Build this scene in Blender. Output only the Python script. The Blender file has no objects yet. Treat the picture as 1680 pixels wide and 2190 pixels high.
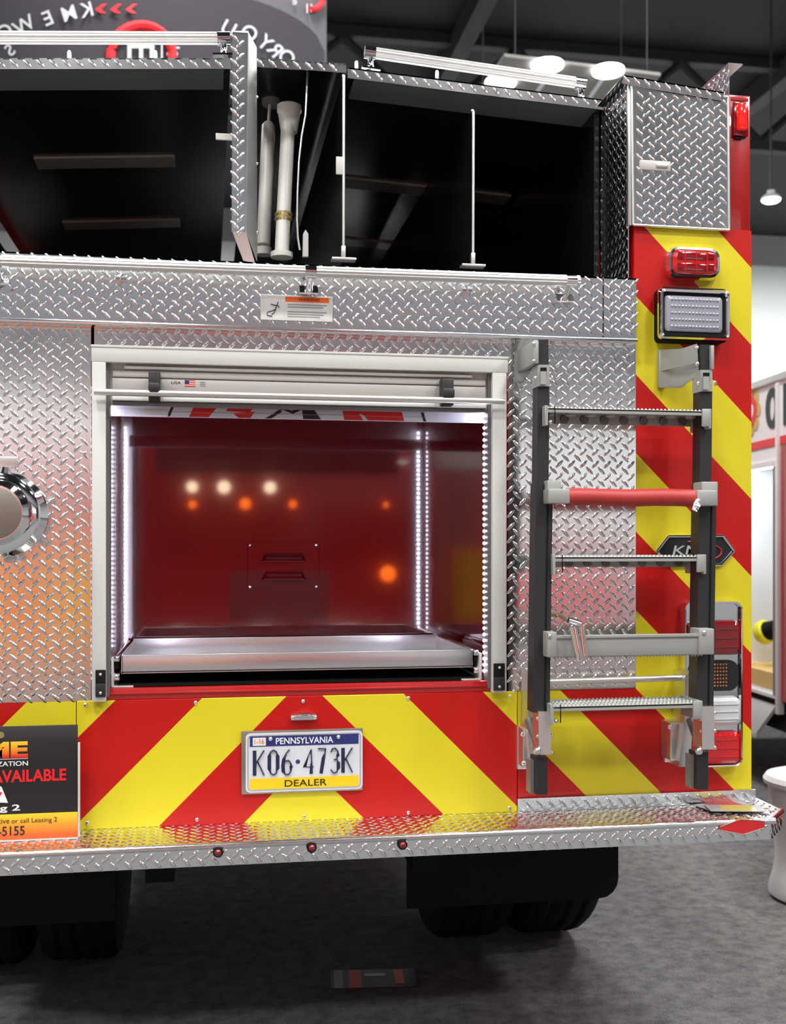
import bpy, bmesh, math, random
from mathutils import Vector, Matrix

random.seed(7)
SC = bpy.context.scene
COL = SC.collection
V3 = Vector

# ------------------------------------------------------------------ camera
F, CX, HY = 2350.0, 840.0, 1170.0           # focal length and horizon for a 1680 x 2190 frame
TH = math.atan(397.0 / F)
S, C = math.sin(TH), math.cos(TH)
CAM = V3((-0.249, -2.865, 1.42))
cd = bpy.data.cameras.new('camera')
cam = bpy.data.objects.new('camera', cd)
COL.objects.link(cam)
cam.location = CAM
cam.rotation_euler = (math.pi / 2, 0, -TH)
cd.sensor_fit = 'HORIZONTAL'
cd.sensor_width = 36
cd.lens = F / 1680 * 36
cd.shift_y = (HY - 1095) / 1680
cd.dof.use_dof = True
cd.dof.focus_distance = 2.88
cd.dof.aperture_fstop = 5.0
cd.clip_end = 200
SC.camera = cam

# ------------------------------------------------------------------ light
SC.view_settings.view_transform = 'Standard'
SC.view_settings.look = 'None'
SC.view_settings.gamma = 1
SC.view_settings.exposure = -0.12
W = bpy.data.worlds.new('world')
SC.world = W
W.use_nodes = True
W.node_tree.nodes['Background'].inputs[0].default_value = (0.9, 0.95, 1, 1)
W.node_tree.nodes['Background'].inputs[1].default_value = 0.05


def area(name, loc, size, power, col=(1, 0.985, 0.965), rot=(0, 0, 0)):
    l = bpy.data.lights.new(name, 'AREA')
    l.shape = 'DISK'
    l.size = size
    l.energy = power
    l.color = col
    o = bpy.data.objects.new(name, l)
    o.location = loc
    o.rotation_euler = rot
    COL.objects.link(o)
    return o


for ix, x in enumerate((-6.5, -1.8, 3.2, 7.5)):
    for iy, y in enumerate((-8.5, -4.6, -1.8)):
        area('unseen_light', (x, y, 8.2), 1.1, (190, 330, 200)[iy])
for x in (-4, 5, 10):
    area('unseen_light', (x, 6, 8.2), 1.1, 220)
area('unseen_light', (4.6, 1.6, 8.2), 1.1, 260)  # added out of view to brighten the aisle floor and neighbouring truck
area('unseen_light', (0.2, 3.4, 8.2), 1.1, 420)  # added out of view to light the neighbouring truck's side
area('unseen_light', (-9.5, 1.5, 8.2), 1.1, 420)  # added out of view to brighten the left wall
for x in (2, 9, 15):
    area('unseen_light', (x, 16, 8.2), 2.0, 1300)  # strong lights added out of view to whiten the back wall


# ------------------------------------------------------------------ pixel -> place helpers
def ray(px, py):
    r = (px - CX) / F
    return V3((S + r * C, C - r * S, -(py - HY) / F))


def at(px, py, Y=0.0):
    d = ray(px, py)
    return CAM + d * ((Y - CAM.y) / d.y)


def atz(px, py, z):
    d = ray(px, py)
    return CAM + d * ((z - CAM.z) / d.z)


# ------------------------------------------------------------------ materials
def lin(c):
    if isinstance(c, str):
        c = tuple(int(c[i:i + 2], 16) / 255 for i in (0, 2, 4))
        c = tuple(v / 12.92 if v <= 0.04045 else ((v + 0.055) / 1.055) ** 2.4 for v in c)
    return tuple(c) + (1,)


MATS = {}


def mat(name, col, metal=0, rough=0.45, emit=None, strength=0, coat=0, spec=0.5, noise=0, nscale=40, bump=0, alpha=1, trans=0):
    m = bpy.data.materials.new(name)
    m.use_nodes = True
    nt = m.node_tree
    p = nt.nodes['Principled BSDF']
    p.inputs['Base Color'].default_value = lin(col)
    p.inputs['Metallic'].default_value = metal
    p.inputs['Roughness'].default_value = rough
    p.inputs['Coat Weight'].default_value = coat
    p.inputs['Coat Roughness'].default_value = 0.04
    p.inputs['Specular IOR Level'].default_value = spec
    p.inputs['Transmission Weight'].default_value = trans
    if emit:
        p.inputs['Emission Color'].default_value = lin(emit)
        p.inputs['Emission Strength'].default_value = strength
    if noise or bump:
        tc = nt.nodes.new('ShaderNodeTexCoord')
        n = nt.nodes.new('ShaderNodeTexNoise')
        n.inputs['Scale'].default_value = nscale
        n.inputs['Detail'].default_value = 5
        nt.links.new(tc.outputs['Object'], n.inputs['Vector'])
        if noise:
            mp = nt.nodes.new('ShaderNodeMapRange')
            mp.inputs['To Min'].default_value = max(0.02, rough - noise)
            mp.inputs['To Max'].default_value = rough + noise
            nt.links.new(n.outputs['Fac'], mp.inputs['Value'])
            nt.links.new(mp.outputs['Result'], p.inputs['Roughness'])
        if bump:
            b = nt.nodes.new('ShaderNodeBump')
            b.inputs['Strength'].default_value = bump
            b.inputs['Distance'].default_value = 0.002
            nt.links.new(n.outputs['Fac'], b.inputs['Height'])
            nt.links.new(b.outputs['Normal'], p.inputs['Normal'])
    MATS[name] = m
    return m


def math_node(nt, op, a, b=None):
    n = nt.nodes.new('ShaderNodeMath')
    n.operation = op
    for i, v in enumerate((a, b)):
        if v is None:
            continue
        if isinstance(v, (int, float)):
            n.inputs[i].default_value = v
        else:
            nt.links.new(v, n.inputs[i])
    return n.outputs[0]


M = {}
M['tread'] = mat('tread_plate', (0.80, 0.81, 0.82), 1, 0.17, noise=0.05, nscale=9)
M['alu'] = mat('satin_aluminium', (0.78, 0.78, 0.76), 1, 0.38, noise=0.06, nscale=12)
M['frame'] = mat('anodised_frame', (0.67, 0.675, 0.65), 0.1, 0.45)
M['slat'] = mat('door_slat', (0.50, 0.49, 0.46), 0.1, 0.45)
M['film'] = mat('red_film', (0.40, 0.03, 0.025), 0, 0.5)
M['bright'] = mat('bright_rail', (0.80, 0.80, 0.78), 0.35, 0.35)
M['brush'] = mat('brushed_tray', (0.74, 0.73, 0.75), 1, 0.30, noise=0.04, nscale=2)
M['chrome'] = mat('chrome', (0.88, 0.88, 0.9), 1, 0.06)
M['grey'] = mat('grey_ladder', (0.36, 0.37, 0.35), 0.35, 0.5, noise=0.05)
M['black'] = mat('black_rail', (0.016, 0.016, 0.018), 0, 0.45)
M['rubber'] = mat('rubber', (0.005, 0.005, 0.005), 0, 0.75, spec=0.2)
M['bed'] = mat('black_hosebed', (0.006, 0.006, 0.007), 0, 0.22, spec=0.35)
M['rib'] = mat('grey_rib', (0.15, 0.148, 0.145), 0.3, 0.4)
M['rib2'] = mat('pale_rib', (0.34, 0.33, 0.31), 0.2, 0.4)
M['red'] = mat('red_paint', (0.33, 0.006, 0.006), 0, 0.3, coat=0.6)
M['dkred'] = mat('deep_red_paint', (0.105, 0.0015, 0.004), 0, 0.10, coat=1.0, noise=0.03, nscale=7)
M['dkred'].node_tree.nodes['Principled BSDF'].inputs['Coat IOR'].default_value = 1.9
M['sill'] = mat('sill_red', (0.42, 0.008, 0.008), 0, 0.3, coat=0.5)
M['white'] = mat('white_print', (0.82, 0.83, 0.84), 0, 0.4)
M['plate'] = mat('plate_white', (0.62, 0.64, 0.68), 0, 0.35)
M['navy'] = mat('navy_print', (0.02, 0.03, 0.16), 0, 0.35)
M['plink'] = mat('plate_ink', (0.012, 0.018, 0.06), 0, 0.35)
M['plyel'] = mat('plate_yellow', (0.80, 0.55, 0.01), 0, 0.35)
M['ink'] = mat('black_ink', (0.01, 0.01, 0.014), 0, 0.4)
M['orange'] = mat('orange_print', (0.85, 0.13, 0.01), 0, 0.4)
M['orange2'] = mat('orange_cloth', (0.95, 0.30, 0.05), 0, 0.7)
M['redp'] = mat('red_print', (0.70, 0.015, 0.02), 0, 0.4)
M['lensr'] = mat('red_lens', (0.55, 0.004, 0.006), 0, 0.12, coat=1, bump=0.3, nscale=160)
M['lensd'] = mat('dark_red_lens', (0.20, 0.004, 0.008), 0, 0.12, coat=1)
M['lensa'] = mat('amber_lens', (0.32, 0.10, 0.01), 0, 0.15, coat=1)
M['lensw'] = mat('clear_lens', (0.36, 0.36, 0.42), 0.2, 0.18, coat=1)
M['lit'] = mat('lit_red_lens', (0.7, 0.01, 0.01), 0, 0.15, emit=(1, 0.02, 0.01), strength=0.5, coat=1)
M['led'] = mat('led_strip', (1, 1, 1), 0, 0.4, emit=(0.80, 0.78, 1.0), strength=85)
M['pipe'] = mat('white_plastic_pipe', (0.55, 0.54, 0.50), 0, 0.4)
M['brass'] = mat('brass_ring', (0.42, 0.34, 0.16), 0.6, 0.35)
M['smoke'] = mat('smoky_plastic', (0.17, 0.17, 0.165), 0, 0.25)
M['concr'] = mat('cap_face', (0.30, 0.27, 0.23), 0.8, 0.42)
M['dark'] = mat('dark_hall', (0.012, 0.012, 0.015), 0, 0.8)
M['beam'] = mat('dark_steel', (0.03, 0.029, 0.03), 0, 0.7)
M['wallw'] = mat('white_wall', (0.78, 0.81, 0.82), 0, 0.8)
M['wallg'] = mat('grey_band', (0.30, 0.30, 0.31), 0, 0.8)
M['wallb'] = mat('pale_blue_wall', (0.50, 0.53, 0.58), 0, 0.8)
M['soffit'] = mat('pale_panel', (0.24, 0.235, 0.225), 0, 0.8, emit=(1, 0.97, 0.92), strength=0)
M['lamp'] = mat('lamp_glow', (1, 1, 1), 0, 0.5, emit=(1, 0.99, 0.92), strength=14)
M['lamp2'] = mat('locker_lamp_glow', (1, 1, 1), 0, 0.5, emit=(0.9, 0.96, 1), strength=70)
M['ban'] = mat('banner_cloth', (0.030, 0.027, 0.035), 0, 0.8)
M['banl'] = mat('banner_pale_cloth', (0.10, 0.098, 0.11), 0, 0.8)
M['banw'] = mat('banner_white_print', (0.50, 0.50, 0.53), 0, 0.8)
M['banr'] = mat('banner_red_print', (0.75, 0.02, 0.03), 0, 0.8)
M['lensw2'] = mat('white_lens', (0.62, 0.64, 0.66), 0, 0.25, coat=1)
M['yel'] = mat('yellow_shell', (0.75, 0.72, 0.02), 0, 0.35)
M['tan'] = mat('tan_board', (0.60, 0.42, 0.14), 0, 0.6)
M['ochre'] = mat('ochre_print', (0.42, 0.33, 0.05), 0, 0.25)
M['pink'] = mat('pink_board', (0.55, 0.22, 0.22), 0, 0.7)
M['slate'] = mat('slate_drape', (0.085, 0.092, 0.11), 0, 0.9)
M['glass'] = mat('dark_glass', (0.02, 0.022, 0.025), 0, 0.05)
M['wheel'] = mat('headlight_glow', (1, 1, 1), 0, 0.4, emit=(1, 0.74, 0.45), strength=10)
M['amberon'] = mat('amber_glow', (1, 0.4, 0), 0, 0.4, emit=(1, 0.13, 0.01), strength=10)
M['plastic'] = mat('white_plastic', (0.68, 0.72, 0.72), 0, 0.35)
M['stk'] = mat('sticker_pale', (0.70, 0.70, 0.68), 0, 0.45)
M['stk2'] = mat('sticker_grey', (0.30, 0.30, 0.32), 0, 0.45)


def chevron_material():
    m = mat('chevron_sheeting', (1, 1, 1), 0, 0.42, coat=0.08, spec=0.3)
    nt = m.node_tree
    p = nt.nodes['Principled BSDF']
    tc = nt.nodes.new('ShaderNodeTexCoord')
    sx = nt.nodes.new('ShaderNodeSeparateXYZ')
    nt.links.new(tc.outputs['Object'], sx.inputs[0])
    ab = math_node(nt, 'ABSOLUTE', sx.outputs['X'])
    s = math_node(nt, 'ADD', ab, sx.outputs['Z'])
    s = math_node(nt, 'SUBTRACT', s, 1.295)
    s = math_node(nt, 'DIVIDE', s, 0.431)
    s = math_node(nt, 'FRACT', s)
    s = math_node(nt, 'LESS_THAN', s, 0.5)
    mx = nt.nodes.new('ShaderNodeMix')
    mx.data_type = 'RGBA'
    nt.links.new(s, mx.inputs['Factor'])
    mx.inputs['A'].default_value = (0.66, 0.56, 0.018, 1)
    mx.inputs['B'].default_value = (0.46, 0.006, 0.004, 1)
    nt.links.new(mx.outputs['Result'], p.inputs['Base Color'])
    return m


M['chev'] = chevron_material()


def ramp_material(name, axis, lo, hi, stops, rough=0.4):
    m = mat(name, (1, 1, 1), 0, rough)
    nt = m.node_tree
    p = nt.nodes['Principled BSDF']
    tc = nt.nodes.new('ShaderNodeTexCoord')
    sx = nt.nodes.new('ShaderNodeSeparateXYZ')
    nt.links.new(tc.outputs['Object'], sx.inputs[0])
    mr = nt.nodes.new('ShaderNodeMapRange')
    mr.inputs['From Min'].default_value = lo
    mr.inputs['From Max'].default_value = hi
    nt.links.new(sx.outputs[axis], mr.inputs['Value'])
    cr = nt.nodes.new('ShaderNodeValToRGB')
    while len(cr.color_ramp.elements) < len(stops):
        cr.color_ramp.elements.new(0.5)
    for e, (pos, c) in zip(cr.color_ramp.elements, stops):
        e.position = pos
        e.color = tuple(c) + (1,)
    nt.links.new(mr.outputs['Result'], cr.inputs['Fac'])
    nt.links.new(cr.outputs['Color'], p.inputs['Base Color'])
    return m


def carpet_material():
    m = mat('grey_carpet', (0.1, 0.1, 0.1), 0, 0.95, spec=0.1)
    nt = m.node_tree
    p = nt.nodes['Principled BSDF']
    tc = nt.nodes.new('ShaderNodeTexCoord')
    a = nt.nodes.new('ShaderNodeTexNoise')
    a.inputs['Scale'].default_value = 16
    a.inputs['Detail'].default_value = 8
    a.inputs['Roughness'].default_value = 0.7
    b = nt.nodes.new('ShaderNodeTexNoise')
    b.inputs['Scale'].default_value = 260
    b.inputs['Detail'].default_value = 2
    for n in (a, b):
        nt.links.new(tc.outputs['Object'], n.inputs['Vector'])
    s = math_node(nt, 'ADD', math_node(nt, 'MULTIPLY', a.outputs['Fac'], 0.55), math_node(nt, 'MULTIPLY', b.outputs['Fac'], 0.45))
    cr = nt.nodes.new('ShaderNodeValToRGB')
    cr.color_ramp.elements[0].position = 0.36
    cr.color_ramp.elements[0].color = (0.06, 0.06, 0.062, 1)
    cr.color_ramp.elements[1].position = 0.64
    cr.color_ramp.elements[1].color = (0.23, 0.23, 0.23, 1)
    nt.links.new(s, cr.inputs['Fac'])
    nt.links.new(cr.outputs['Color'], p.inputs['Base Color'])
    bp = nt.nodes.new('ShaderNodeBump')
    bp.inputs['Strength'].default_value = 0.5
    bp.inputs['Distance'].default_value = 0.004
    nt.links.new(b.outputs['Fac'], bp.inputs['Height'])
    nt.links.new(bp.outputs['Normal'], p.inputs['Normal'])
    return m


M['carpet'] = carpet_material()


# ------------------------------------------------------------------ mesh builder
class MB:
    def __init__(self):
        self.v, self.f, self.m, self.mats = [], [], [], []

    def slot(self, name):
        if name not in self.mats:
            self.mats.append(name)
        return self.mats.index(name)

    def add(self, verts, faces, m):
        b = len(self.v)
        s = self.slot(m)
        self.v += [tuple(v) for v in verts]
        for f in faces:
            self.f.append(tuple(b + i for i in f))
            self.m.append(s)

    def box(self, a, b, m, bev=0.0, seg=2, mtx=None):
        lo = [min(a[i], b[i]) for i in range(3)]
        hi = [max(a[i], b[i]) for i in range(3)]
        bm = bmesh.new()
        bmesh.ops.create_cube(bm, size=1)
        for v in bm.verts:
            v.co = V3([(lo[i] + hi[i]) / 2 + v.co[i] * (hi[i] - lo[i]) for i in range(3)])
        if bev:
            bev = min(bev, 0.45 * min(hi[i] - lo[i] for i in range(3)))
            bmesh.ops.bevel(bm, geom=list(bm.edges), offset=bev, segments=seg, affect='EDGES', profile=0.5)
        self.bm(bm, m, mtx)
        return self

    def bm(self, bm, m, mtx=None):
        bm.verts.index_update()
        vs = [(mtx @ v.co) if mtx else v.co.copy() for v in bm.verts]
        self.add(vs, [[v.index for v in f.verts] for f in bm.faces], m)
        bm.free()

    def prism(self, poly, vec, m):
        n = len(poly)
        vec = V3(vec)
        vs = [V3(p) for p in poly] + [V3(p) + vec for p in poly]
        nrm = V3((0, 0, 0))
        for i in range(n):
            nrm += vs[i].cross(vs[(i + 1) % n])
        fs = [list(range(n)), list(range(2 * n - 1, n - 1, -1))] + [[(i + 1) % n, i, n + i, n + (i + 1) % n] for i in range(n)]
        if nrm.dot(vec) > 0:
            fs = [f[::-1] for f in fs]
        self.add(vs, fs, m)
        return self

    def tube(self, pts, r, m, seg=12, flat=1.0, up=None, caps=True):
        pts = [V3(p) for p in pts]
        rs = r if isinstance(r, (list, tuple)) else [r] * len(pts)
        rings = []
        ref = V3(up) if up else V3((0, 0, 1))
        for i, p in enumerate(pts):
            t = (pts[min(i + 1, len(pts) - 1)] - pts[max(i - 1, 0)]).normalized()
            u = ref if abs(t.dot(ref)) < 0.95 else V3((0, 1, 0))
            a = t.cross(u).normalized()
            b = a.cross(t).normalized()
            rings.append([p + a * math.cos(2 * math.pi * k / seg) * rs[i] + b * math.sin(2 * math.pi * k / seg) * rs[i] * flat for k in range(seg)])
        vs = [v for ring in rings for v in ring]
        fs = []
        for i in range(len(pts) - 1):
            for k in range(seg):
                k2 = (k + 1) % seg
                fs.append((i * seg + k, i * seg + k2, (i + 1) * seg + k2, (i + 1) * seg + k))
        if caps:
            fs.append(tuple(range(seg))[::-1])
            fs.append(tuple((len(pts) - 1) * seg + k for k in range(seg)))
        self.add(vs, fs, m)
        return self

    def lathe(self, prof, o, axis, m, seg=24, start=None):
        o = V3(o)
        ax = V3(axis).normalized()
        a = ax.orthogonal().normalized()
        b = ax.cross(a)
        vs, fs = [], []
        for r, h in prof:
            for k in range(seg):
                t = 2 * math.pi * k / seg
                vs.append(o + ax * h + (a * math.cos(t) + b * math.sin(t)) * max(r, 1e-5))
        for i in range(len(prof) - 1):
            for k in range(seg):
                k2 = (k + 1) % seg
                fs.append((i * seg + k, i * seg + k2, (i + 1) * seg + k2, (i + 1) * seg + k))
        fs.append(tuple(range(seg))[::-1])
        fs.append(tuple((len(prof) - 1) * seg + k for k in range(seg)))
        self.add(vs, fs, m)
        return self

    def dome(self, o, n, r, m, h=None, seg=12):
        h = h or r * 0.7
        return self.lathe([(r, 0), (r * 0.92, h * 0.45), (r * 0.6, h * 0.85), (r * 0.12, h)], o, n, m, seg)

    def tread(self, O, U, V, poly, m='tread', t=0.003, pitch=0.034, off=(0, 0), L=0.031, Wd=0.0095, h=0.0022, margin=0.005):
        """bright diamond plate: a sheet with raised lozenges, poly in (u, v), convex, counter-clockwise"""
        O, U, V = V3(O), V3(U), V3(V)
        N = U.cross(V)
        if poly is not None and len(poly) == 2:
            (a, b), (c, d) = poly
            poly = [(a, b), (c, b), (c, d), (a, d)]
        self.prism([O + U * u + V * v for u, v in poly], N * -t, m)
        us = [p[0] for p in poly]
        vs = [p[1] for p in poly]
        n = len(poly)

        def inside(u, v):
            for i in range(n):
                (x0, y0), (x1, y1) = poly[i], poly[(i + 1) % n]
                dx, dy = x1 - x0, y1 - y0
                if (dx * (v - y0) - dy * (u - x0)) / math.hypot(dx, dy) < margin:
                    return False
            return True
        i0, i1 = int(math.floor((min(us) - off[0]) / pitch)) - 1, int(math.ceil((max(us) - off[0]) / pitch)) + 1
        j0, j1 = int(math.floor((min(vs) - off[1]) / pitch)) - 1, int(math.ceil((max(vs) - off[1]) / pitch)) + 1
        base = []
        for k in range(8):
            a = 2 * math.pi * k / 8
            base.append((math.cos(a) * L / 2, math.sin(a) * Wd / 2 * (1 if k % 4 else 1)))
        for i in range(i0, i1 + 1):
            for j in range(j0, j1 + 1):
                for q in (0, 1):
                    cu, cv = off[0] + (i + q * 0.5) * pitch, off[1] + (j + q * 0.5) * pitch
                    if not inside(cu, cv):
                        continue
                    ang = math.radians(45 if q else -45)
                    ca, sa = math.cos(ang), math.sin(ang)
                    pts, fs = [], []
                    for sc_, hh in ((1.0, 0.0), (0.68, 0.75)):
                        for (x, y) in base:
                            x, y = x * sc_, y * sc_
                            pts.append(O + U * (cu + x * ca - y * sa) + V * (cv + x * sa + y * ca) + N * (h * hh))
                    pts.append(O + U * cu + V * cv + N * h)
                    for k in range(8):
                        k2 = (k + 1) % 8
                        fs.append((k, k2, 8 + k2, 8 + k))
                        fs.append((8 + k, 8 + k2, 16))
                    self.add(pts, fs, m)
        return self

    def text(self, s, O, U, V, w, h, m, depth=0.0008, offset=0.0, fit=True):
        """writing fitted into the w x h box whose lower left corner is O"""
        cu = bpy.data.curves.new('t', 'FONT')
        cu.body = s
        cu.extrude = 0
        cu.offset = offset
        o = bpy.data.objects.new('t', cu)
        COL.objects.link(o)
        bpy.context.view_layer.update()
        dg = bpy.context.evaluated_depsgraph_get()
        me = bpy.data.meshes.new_from_object(o.evaluated_get(dg))
        bpy.data.objects.remove(o)
        xs = [v.co.x for v in me.vertices]
        ys = [v.co.y for v in me.vertices]
        x0, x1, y0, y1 = min(xs), max(xs), min(ys), max(ys)
        O, U, V = V3(O), V3(U), V3(V)
        N = U.cross(V).normalized()
        vs = [O + U * ((v.co.x - x0) / (x1 - x0) * w) + V * ((v.co.y - y0) / (y1 - y0) * h) + N * depth for v in me.vertices]
        self.add(vs, [list(p.vertices) for p in me.polygons], m)
        bpy.data.meshes.remove(me)
        return self

    def build(self, name, parent=None, label=None, angle=38, origin=None):
        me = bpy.data.meshes.new(name)
        o0 = V3(origin) if origin is not None else V3((0, 0, 0))
        me.from_pydata([tuple(V3(v) - o0) for v in self.v], [], self.f)
        for n in self.mats:
            me.materials.append(M[n])
        me.polygons.foreach_set('material_index', self.m)
        me.polygons.foreach_set('use_smooth', [True] * len(self.f))
        me.update()
        me.set_sharp_from_angle(angle=math.radians(angle))
        o = bpy.data.objects.new(name, me)
        COL.objects.link(o)
        o.location = o0
        if parent is not None:
            o.parent = parent
        if label:
            o['label'] = label
        return o


def thing(name, label, cat, loc=(0, 0, 0), rz=0, group=None):
    o = bpy.data.objects.new(name, None)
    o.empty_display_size = 0.1
    COL.objects.link(o)
    o.location = loc
    o.rotation_euler = (0, 0, rz)
    o['label'] = label
    o['category'] = cat
    if group:
        o['group'] = group
    return o


def tag(o, label, cat, group=None):
    o['label'] = label
    o['category'] = cat
    if group:
        o['group'] = group
    return o


def struct(o):
    o['kind'] = 'structure'
    return o


def dup(root, loc, label, rz=None):
    r = root.copy()
    COL.objects.link(r)
    r.location = loc
    r['label'] = label
    if rz is not None:
        r.rotation_euler = (0, 0, rz)
    for ch in list(root.children):
        c = ch.copy()
        COL.objects.link(c)
        c.parent = r
        for g in ch.children:
            d = g.copy()
            COL.objects.link(d)
            d.parent = c
    return r


X, Yv, Z = V3((1, 0, 0)), V3((0, 1, 0)), V3((0, 0, 1))


def pbox(mb, px0, py0, px1, py1, y0, y1, m, bev=0.0, seg=2):
    """box whose front face, at depth y0, covers the given span of the photograph"""
    a, b = at(px0, py0, y0), at(px1, py1, y0)
    return mb.box((a.x, y0, a.z), (b.x, y1, b.z), m, bev, seg)


# =================================================================== the hall
HX0, HX1, HY0, HY1, HZ = -13.0, 19.0, -15.0, 22.0, 9.0
struct(MB().box((HX0, HY0, -0.1), (HX1, HY1, 0), 'carpet').build('floor'))
struct(MB().box((HX0, HY0, HZ), (HX1, HY1, HZ + 0.1), 'dark').build('ceiling'))
struct(MB().box((HX0, HY1, 0), (HX1, HY1 + 0.1, HZ), 'wallw').build('wall_back'))
struct(MB().box((HX0, HY1 - 0.06, 8.25), (HX1, HY1 - 0.001, 8.95), 'wallg').build('trim_1'))
struct(MB().box((HX0, HY0 - 0.1, 0), (HX1, HY0, HZ), 'wallb').build('wall_front'))
struct(MB().box((HX0, HY0 + 0.001, 0), (HX1, HY0 + 0.08, 5.0), 'slate').build('unseen_drape'))  # unseen dark drape, added to darken what the upper plates mirror
struct(MB().box((HX0 - 0.1, HY0, 0), (HX0, HY1, HZ), 'wallw').build('wall_left'))
struct(MB().box((HX1, HY0, 0), (HX1 + 0.1, HY1, HZ), 'wallw').build('wall_right'))


def roof_truss(y, label):
    t = thing('roof_truss', label, 'roof truss', (0, y, 7.5), 0)
    for z, nm in ((0.05, 'bottom_chord'), (1.32, 'top_chord')):
        MB().box((HX0 + 0.05, -0.09, z), (HX1 - 0.05, 0.09, z + 0.16), 'beam').build(nm, t)
    w = MB()
    x = HX0 + 0.4
    k = 0
    while x < HX1 - 1.6:
        a, b = (x, 0, 0.2), (x + 1.3, 0, 1.33)
        if k % 2:
            a, b = (x, 0, 1.33), (x + 1.3, 0, 0.2)
        w.tube([a, b], 0.07, 'beam', 8)
        x += 1.3
        k += 1
    w.build('web', t)
    return t


roof_truss(7.0, 'nearer dark steel lattice truss under the black hall roof')
roof_truss(13.0, 'farther dark steel lattice truss under the black hall roof')
for i, (x, lb) in enumerate(((8.6, 'dark steel roof beam running back above the pendant lamp'),
                             (3.4, 'dark steel roof beam running back above the pale lighting panel'))):
    tag(MB().box((x - 0.12, 0.5, 8.62), (x + 0.12, 21.5, 8.96), 'beam').build('roof_beam', origin=(x, 11, 8.62)), lb, 'roof beam')

# pale ceiling panel with three round downlights
lp = thing('lighting_panel', 'pale hanging ceiling panel with three glowing round downlights, beyond the sloping cover rail', 'ceiling light', atz(1200, 165, 6.0))
o0 = lp.location
pan = [atz(1078, 121, 6.0), atz(1412, 162, 6.0), atz(1345, 262, 6.0), atz(1000, 228, 6.0)]
MB().prism([p - o0 for p in pan], (0, 0, 0.03), 'soffit').build('panel', lp)
for k_ in (0, 1, 2, 3):
    p_ = pan[k_].lerp((pan[0] + pan[2]) / 2, 0.15) - o0
    MB().tube([p_ + V3((0, 0, 0.02)), V3((p_.x, p_.y, 2.995))], 0.006, 'beam', 6).build('hanging_wire', lp)
gm = MB()
for k in (0.33, 0.66):
    a, b = pan[0].lerp(pan[1], k), pan[3].lerp(pan[2], k)
    gm.prism([a - o0 + V3((-0.02, 0, -0.01)), a - o0 + V3((0.02, 0, -0.01)), b - o0 + V3((0.02, 0, -0.01)), b - o0 + V3((-0.02, 0, -0.01))], (0, 0, 0.01), 'wallw')
gm.build('panel_seam', lp)
for px, py in ((1170, 143), (1300, 155), (1070, 180)):
    p = atz(px, py, 5.97) - o0
    MB().lathe([(0.15, 0.03), (0.15, 0.0), (0.138, 0.0), (0.13, 0.012), (0.002, 0.014)], p, (0, 0, 1), 'lamp', 24).build('downlight', lp)

pl = atz(1648, 427, 6.0)
pd = thing('pendant_lamp', 'white pendant lamp glowing under the dark roof beside the truck corner', 'ceiling light', pl)
MB().lathe([(0.125, 0), (0.12, 0.03), (0.085, 0.06), (0.045, 0.08), (0.05, 0.12)], (0, 0, 0), Z, 'wallw').build('shade', pd)
MB().lathe([(0.09, -0.03), (0.115, -0.012), (0.115, 0.0)], (0, 0, 0), Z, 'lamp').build('bulb', pd)
MB().tube([(0, 0, 0.15), (0, 0, 2.99)], 0.012, 'beam', 8).build('rod', pd)

# =================================================================== the fire truck
truck = thing('fire_truck', 'red fire truck seen from behind with red and yellow chevrons and bright diamond plate', 'fire truck')

XP = 0.5725         # edge of the lower centre panel
ZT = 1.0325         # top of the chevron panels
ZB = 0.708          # top of the tailboard
XC = 0.905          # inner edge of the corner column
XW = 1.25           # half width of the body
L_BODY = 4.6

# --- body
b = MB()
b.box((XW - 0.025, 0.012, ZB - 0.02), (XW, L_BODY, 2.66), 'red', 0.004)
b.box((-XW, 0.012, ZB - 0.02), (-XW + 0.025, L_BODY, 2.66), 'red', 0.004)
b.box((-XW, L_BODY, ZB - 0.02), (XW, L_BODY + 0.02, 2.66), 'red')
b.build('body_side', truck)
b = MB()
b.box((-XW + 0.03, 0.06, 0.62), (XW - 0.03, L_BODY, 0.69), 'rubber')
b.box((-0.42, 0.28, 0.48), (-0.34, L_BODY, 0.64), 'rubber')
b.box((0.34, 0.28, 0.48), (0.42, L_BODY, 0.64), 'rubber')
b.box((-0.34, 2.3, 0.3), (0.34, 2.8, 0.64), 'rubber')  # cross block added to stop light coming through under the truck
b.build('chassis', truck)

# --- chevron panels
cp = MB().box((-XP, -0.007, ZB), (XP, 0.004, ZT), 'chev', 0.0015, 1).build('access_panel', truck, 'chevron panel below the open compartment with arrow pointing up')
for px, py in ((183, 1507), (418, 1503), (648, 1500), (873, 1493), (1090, 1489), (187, 1760), (421, 1753), (650, 1746), (873, 1738), (1089, 1728)):
    MB().dome(at(px, py, -0.007), -Yv, 0.0058, 'chrome', 0.004, 10).build('bolt', cp)
lat = MB()
p = at(649, 1534, -0.008)
lat.box((p.x - 0.034, -0.016, p.z - 0.007), (p.x + 0.034, -0.007, p.z + 0.009), 'chrome', 0.003)
lat.box((p.x - 0.018, -0.03, p.z + 0.0), (p.x + 0.02, -0.012, p.z + 0.014), 'chrome', 0.005)
for s in (-1, 1):
    lat.dome((p.x + s * 0.029, -0.016, p.z + 0.001), -Yv, 0.0065, 'chrome', 0.006, 10)
lat.build('latch', cp)
MB().box((-XW, -0.004, ZB), (-XP - 0.0025, 0.006, ZT), 'chev', 0.001, 1).build('chevron_panel', truck)
b = MB()
b.box((XP + 0.0025, -0.003, ZB + 0.02), (XC, 0.008, ZT), 'chev')
b.box((XC, -0.003, ZB + 0.02), (XW, 0.03, 2.3045), 'chev')
b.build('chevron_panel', truck)
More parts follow.
